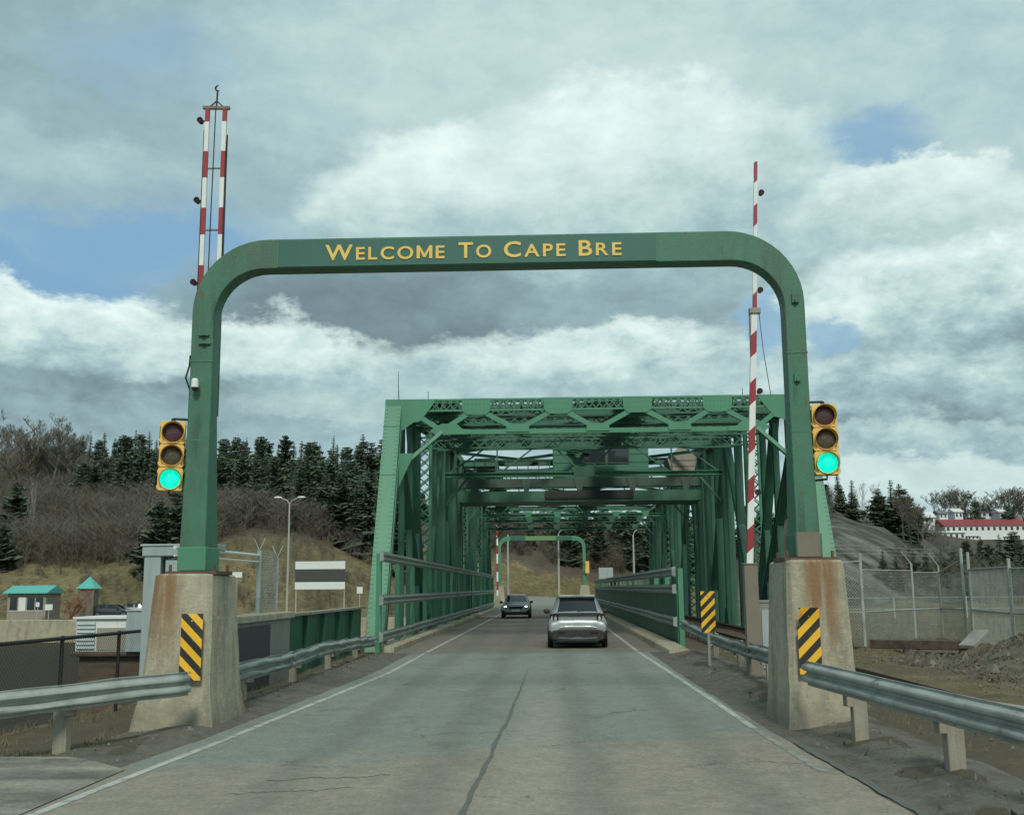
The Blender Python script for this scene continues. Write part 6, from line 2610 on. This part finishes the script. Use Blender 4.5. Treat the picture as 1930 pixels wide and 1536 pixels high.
brush('bare_woodland', 'brown leafless brush wood covering the hillside', 1700, -60, 745, 128, 205, 2.6, 5.4, TWIG, 4.0, 5, left_wood)
brush('grey_woodland', 'grey leafless brush wood mixed on the hillside', 900, -60, 745, 135, 205, 3.0, 6.2, TWIG2, 5.0, 6, left_wood)
brush('valley_brush', 'leafless brush in the valley right of the bridge', 620, 1540, 2500, 112, 230, 2.0, 4.5, TWIG2, -2, 8, lambda px, y, z, r: not (1560 < px < 1770 and 114 < y < 166 and r.random() < .96))
brush('far_brush', 'brown brush behind the far gate', 900, 870, 1320, 165, 225, 2.2, 4.6, TWIG, 2.0, 9, lambda px, y, z, r: z > np.interp(px, [930, 1120], [8.2, 4.2]))
brush('low_scrub', 'low brown scrub scattered over the grassy slopes', 800, -60, 745, 114, 158, .6, 1.9, TWIG, -1, 12)
o = bare(132, 1108, 104.6, 'rust orange leafless shrub between the teal roofs and the white shed', None, var=1, name='orange_shrub', wide=1.8)
om = o.data.copy()
om.materials.clear()
om.materials.append(pbr('orange_twigs', (.26, .085, .045), .9, var=.3, scale=2))
o.data = om
o['category'] = 'shrub'

# ------------------------------------------------------------------ the town across the valley
def house(label, x0, x1, py_eave, py_base, py_ridge, y, depth, roofm, nwin, name='town_house'):
    a, b2 = at(x0, py_base, y), at(x1, py_base, y)
    t = thing(name, label, 'building', ((a.x + b2.x) / 2, y, a.z))
    ze, zr = at(x0, py_eave, y).z, at(x0, py_ridge, y).z
    m = MB()
    m.box(a.x, y, a.z - 3, b2.x, y + depth, ze)
    m.build('wall', SIDING, t)
    m = MB()
    m.prism([(y - .6, ze), (y + depth / 2, zr), (y + depth + .6, ze)], lambda u, v, d: (d, u, v), a.x - .6, b2.x + .6)
    m.build('roof', roofm, t)
    w = (b2.x - a.x) / nwin
    for k in range(nwin):
        m = MB()
        m.box(a.x + w * (k + .28), y - .06, a.z + (ze - a.z) * .25, a.x + w * (k + .72), y - .002, a.z + (ze - a.z) * .78)
        m.build('window', WINGLASS, t)


house('long white building with a red roof across the valley', 1782, 1935, 991, 1003, 977, 430, 14, ROOFRED, 14, 'motel_building')
house('white house with small windows left of the long red roof', 1741, 1762, 975, 986, 964, 432, 8, SIDING, 2)
house('low white flat roofed building below the long red roof', 1756, 1820, 1004, 1017, 1000, 400, 10, SIDING, 6)
house('grey roofed house behind the bare trees on the skyline', 1850, 1872, 966, 975, 957, 470, 9, ROOFGREY, 2)
house('small white house at the far right skyline', 1905, 1930, 962, 972, 953, 475, 9, ROOFGREY, 2)
house('red roofed house half hidden left of the white house', 1722, 1738, 968, 978, 958, 436, 8, ROOFRED, 2)

for k, (px, y, lab) in enumerate(((1771, 452, 'small white house behind the left end of the long red roof'), (1800, 462, 'white house with grey roof above the middle of the long red roof'), (1826, 470, 'white house beside the pointed evergreen'), (1885, 462, 'white house above the right part of the long red roof'))):
    house(lab, px, px + 15, 968 - k % 2 * 3, 977, 960 - k % 2 * 3, y, 8, (ROOFGREY, SIDING)[k % 2], 2)
house('low white shed at the end of the flat roofed building', 1824, 1846, 1010, 1017, 1007, 402, 8, SIDING, 3)
# ------------------------------------------------------------------ loose stuff: stones and dead grass
def scatter(name, label, cat, mats, spots, shape, seed):
    rnd = random.Random(seed)
    m = MB()
    for (x, y, s) in spots:
        z = gh(x, y)
        shape(m, x, y, z, s, rnd)
    o = m.build(name, mats, fixn=False)
    return tag(o, label, cat, kind='stuff')


def stone(m, x, y, z, s, rnd):
    P = [(x + rnd.uniform(-1, 1) * s, y + rnd.uniform(-1, 1) * s, z + rnd.uniform(-.2, .2) * s) for _ in range(4)]
    m.add([P[0], P[1], P[2], (x + rnd.uniform(-.4, .4) * s, y + rnd.uniform(-.4, .4) * s, z + s * rnd.uniform(.7, 1.2)), (x, y, z - s * .5)], [(0, 1, 3), (1, 2, 3), (2, 0, 3), (1, 0, 4), (2, 1, 4), (0, 2, 4)])


def tuft(m, x, y, z, s, rnd):
    for k in range(7):
        a = rnd.uniform(0, 6.28)
        l = s * rnd.uniform(.6, 1.3)
        w = s * .05
        tx, ty = x + math.cos(a) * l * .6, y + math.sin(a) * l * .6
        bx_, by_ = x + rnd.uniform(-.4, .4) * s, y + rnd.uniform(-.4, .4) * s
        m.add([(bx_ - w, by_, z - .03), (bx_ + w, by_, z - .03), (tx, ty, z + l * rnd.uniform(.35, .9))], [(0, 1, 2)])


rs = random.Random(3)
sp = []
for k in range(6500):
    y = rs.uniform(8, 33)
    side = rs.random() < .5
    x = (-4.75 - abs(rs.gauss(0, .55))) if side else (3.2 + abs(rs.gauss(0, .55)))
    sp.append((x, y, rs.uniform(.008, .028) * (1 if rs.random() < .94 else 2.6)))
for k in range(4200):
    sp.append((rs.uniform(8.6, 20), rs.uniform(14, 33), rs.uniform(.02, .07) * (1 if rs.random() < .93 else 2.6)))
for k in range(900):
    sp.append((rs.uniform(4.6, 8.4), rs.uniform(8, 33), rs.uniform(.02, .05)))
for k in range(1500):
    sp.append((rs.uniform(-9, -4.75), rs.gauss(13.1, .5), rs.uniform(.006, .022)))
scatter('gravel', 'grey gravel and stones along the shoulders and track', 'gravel', ROCKM, sp, stone, 4)
sp = []
for k in range(2600):
    a, b2 = rs.gauss(13.4, 1.7), rs.gauss(27.2, 2.0)
    if a > 8.7:
        sp.append((a, b2, rs.uniform(.02, .06) * (1 if rs.random() < .92 else 2.2)))
for k in range(1500):
    sp.append((rs.uniform(8.5, 13), rs.uniform(19, 31), rs.uniform(.02, .07)))
scatter('rubble', 'dark earth clods and rubble on the dirt heap by the chain link fence', 'rubble', CLOD, sp, stone, 14)
sp = []
for k in range(4600):
    y = rs.uniform(9, 32)
    x = rs.uniform(-13, -6.0) if rs.random() < .4 else rs.uniform(8.4, 24)
    if mn.noise((x * .5, y * .5, 0)) > -.05:
        sp.append((x, y, rs.uniform(.05, .20)))
for k in range(1800):
    x, y = rs.uniform(9, 34), rs.uniform(31, 60)
    sp.append((x, y, rs.uniform(.08, .25)))
for k in range(500):
    y = rs.uniform(12.5, 33)
    sp.append((-5.6 - abs(rs.gauss(0, .3)) if rs.random() < .6 else 4.6 + abs(rs.gauss(0, .3)), y, rs.uniform(.05, .15)))
scatter('dead_grass', 'dead straw coloured grass on the verges', 'grass', DRYGRASS, sp, tuft, 6)
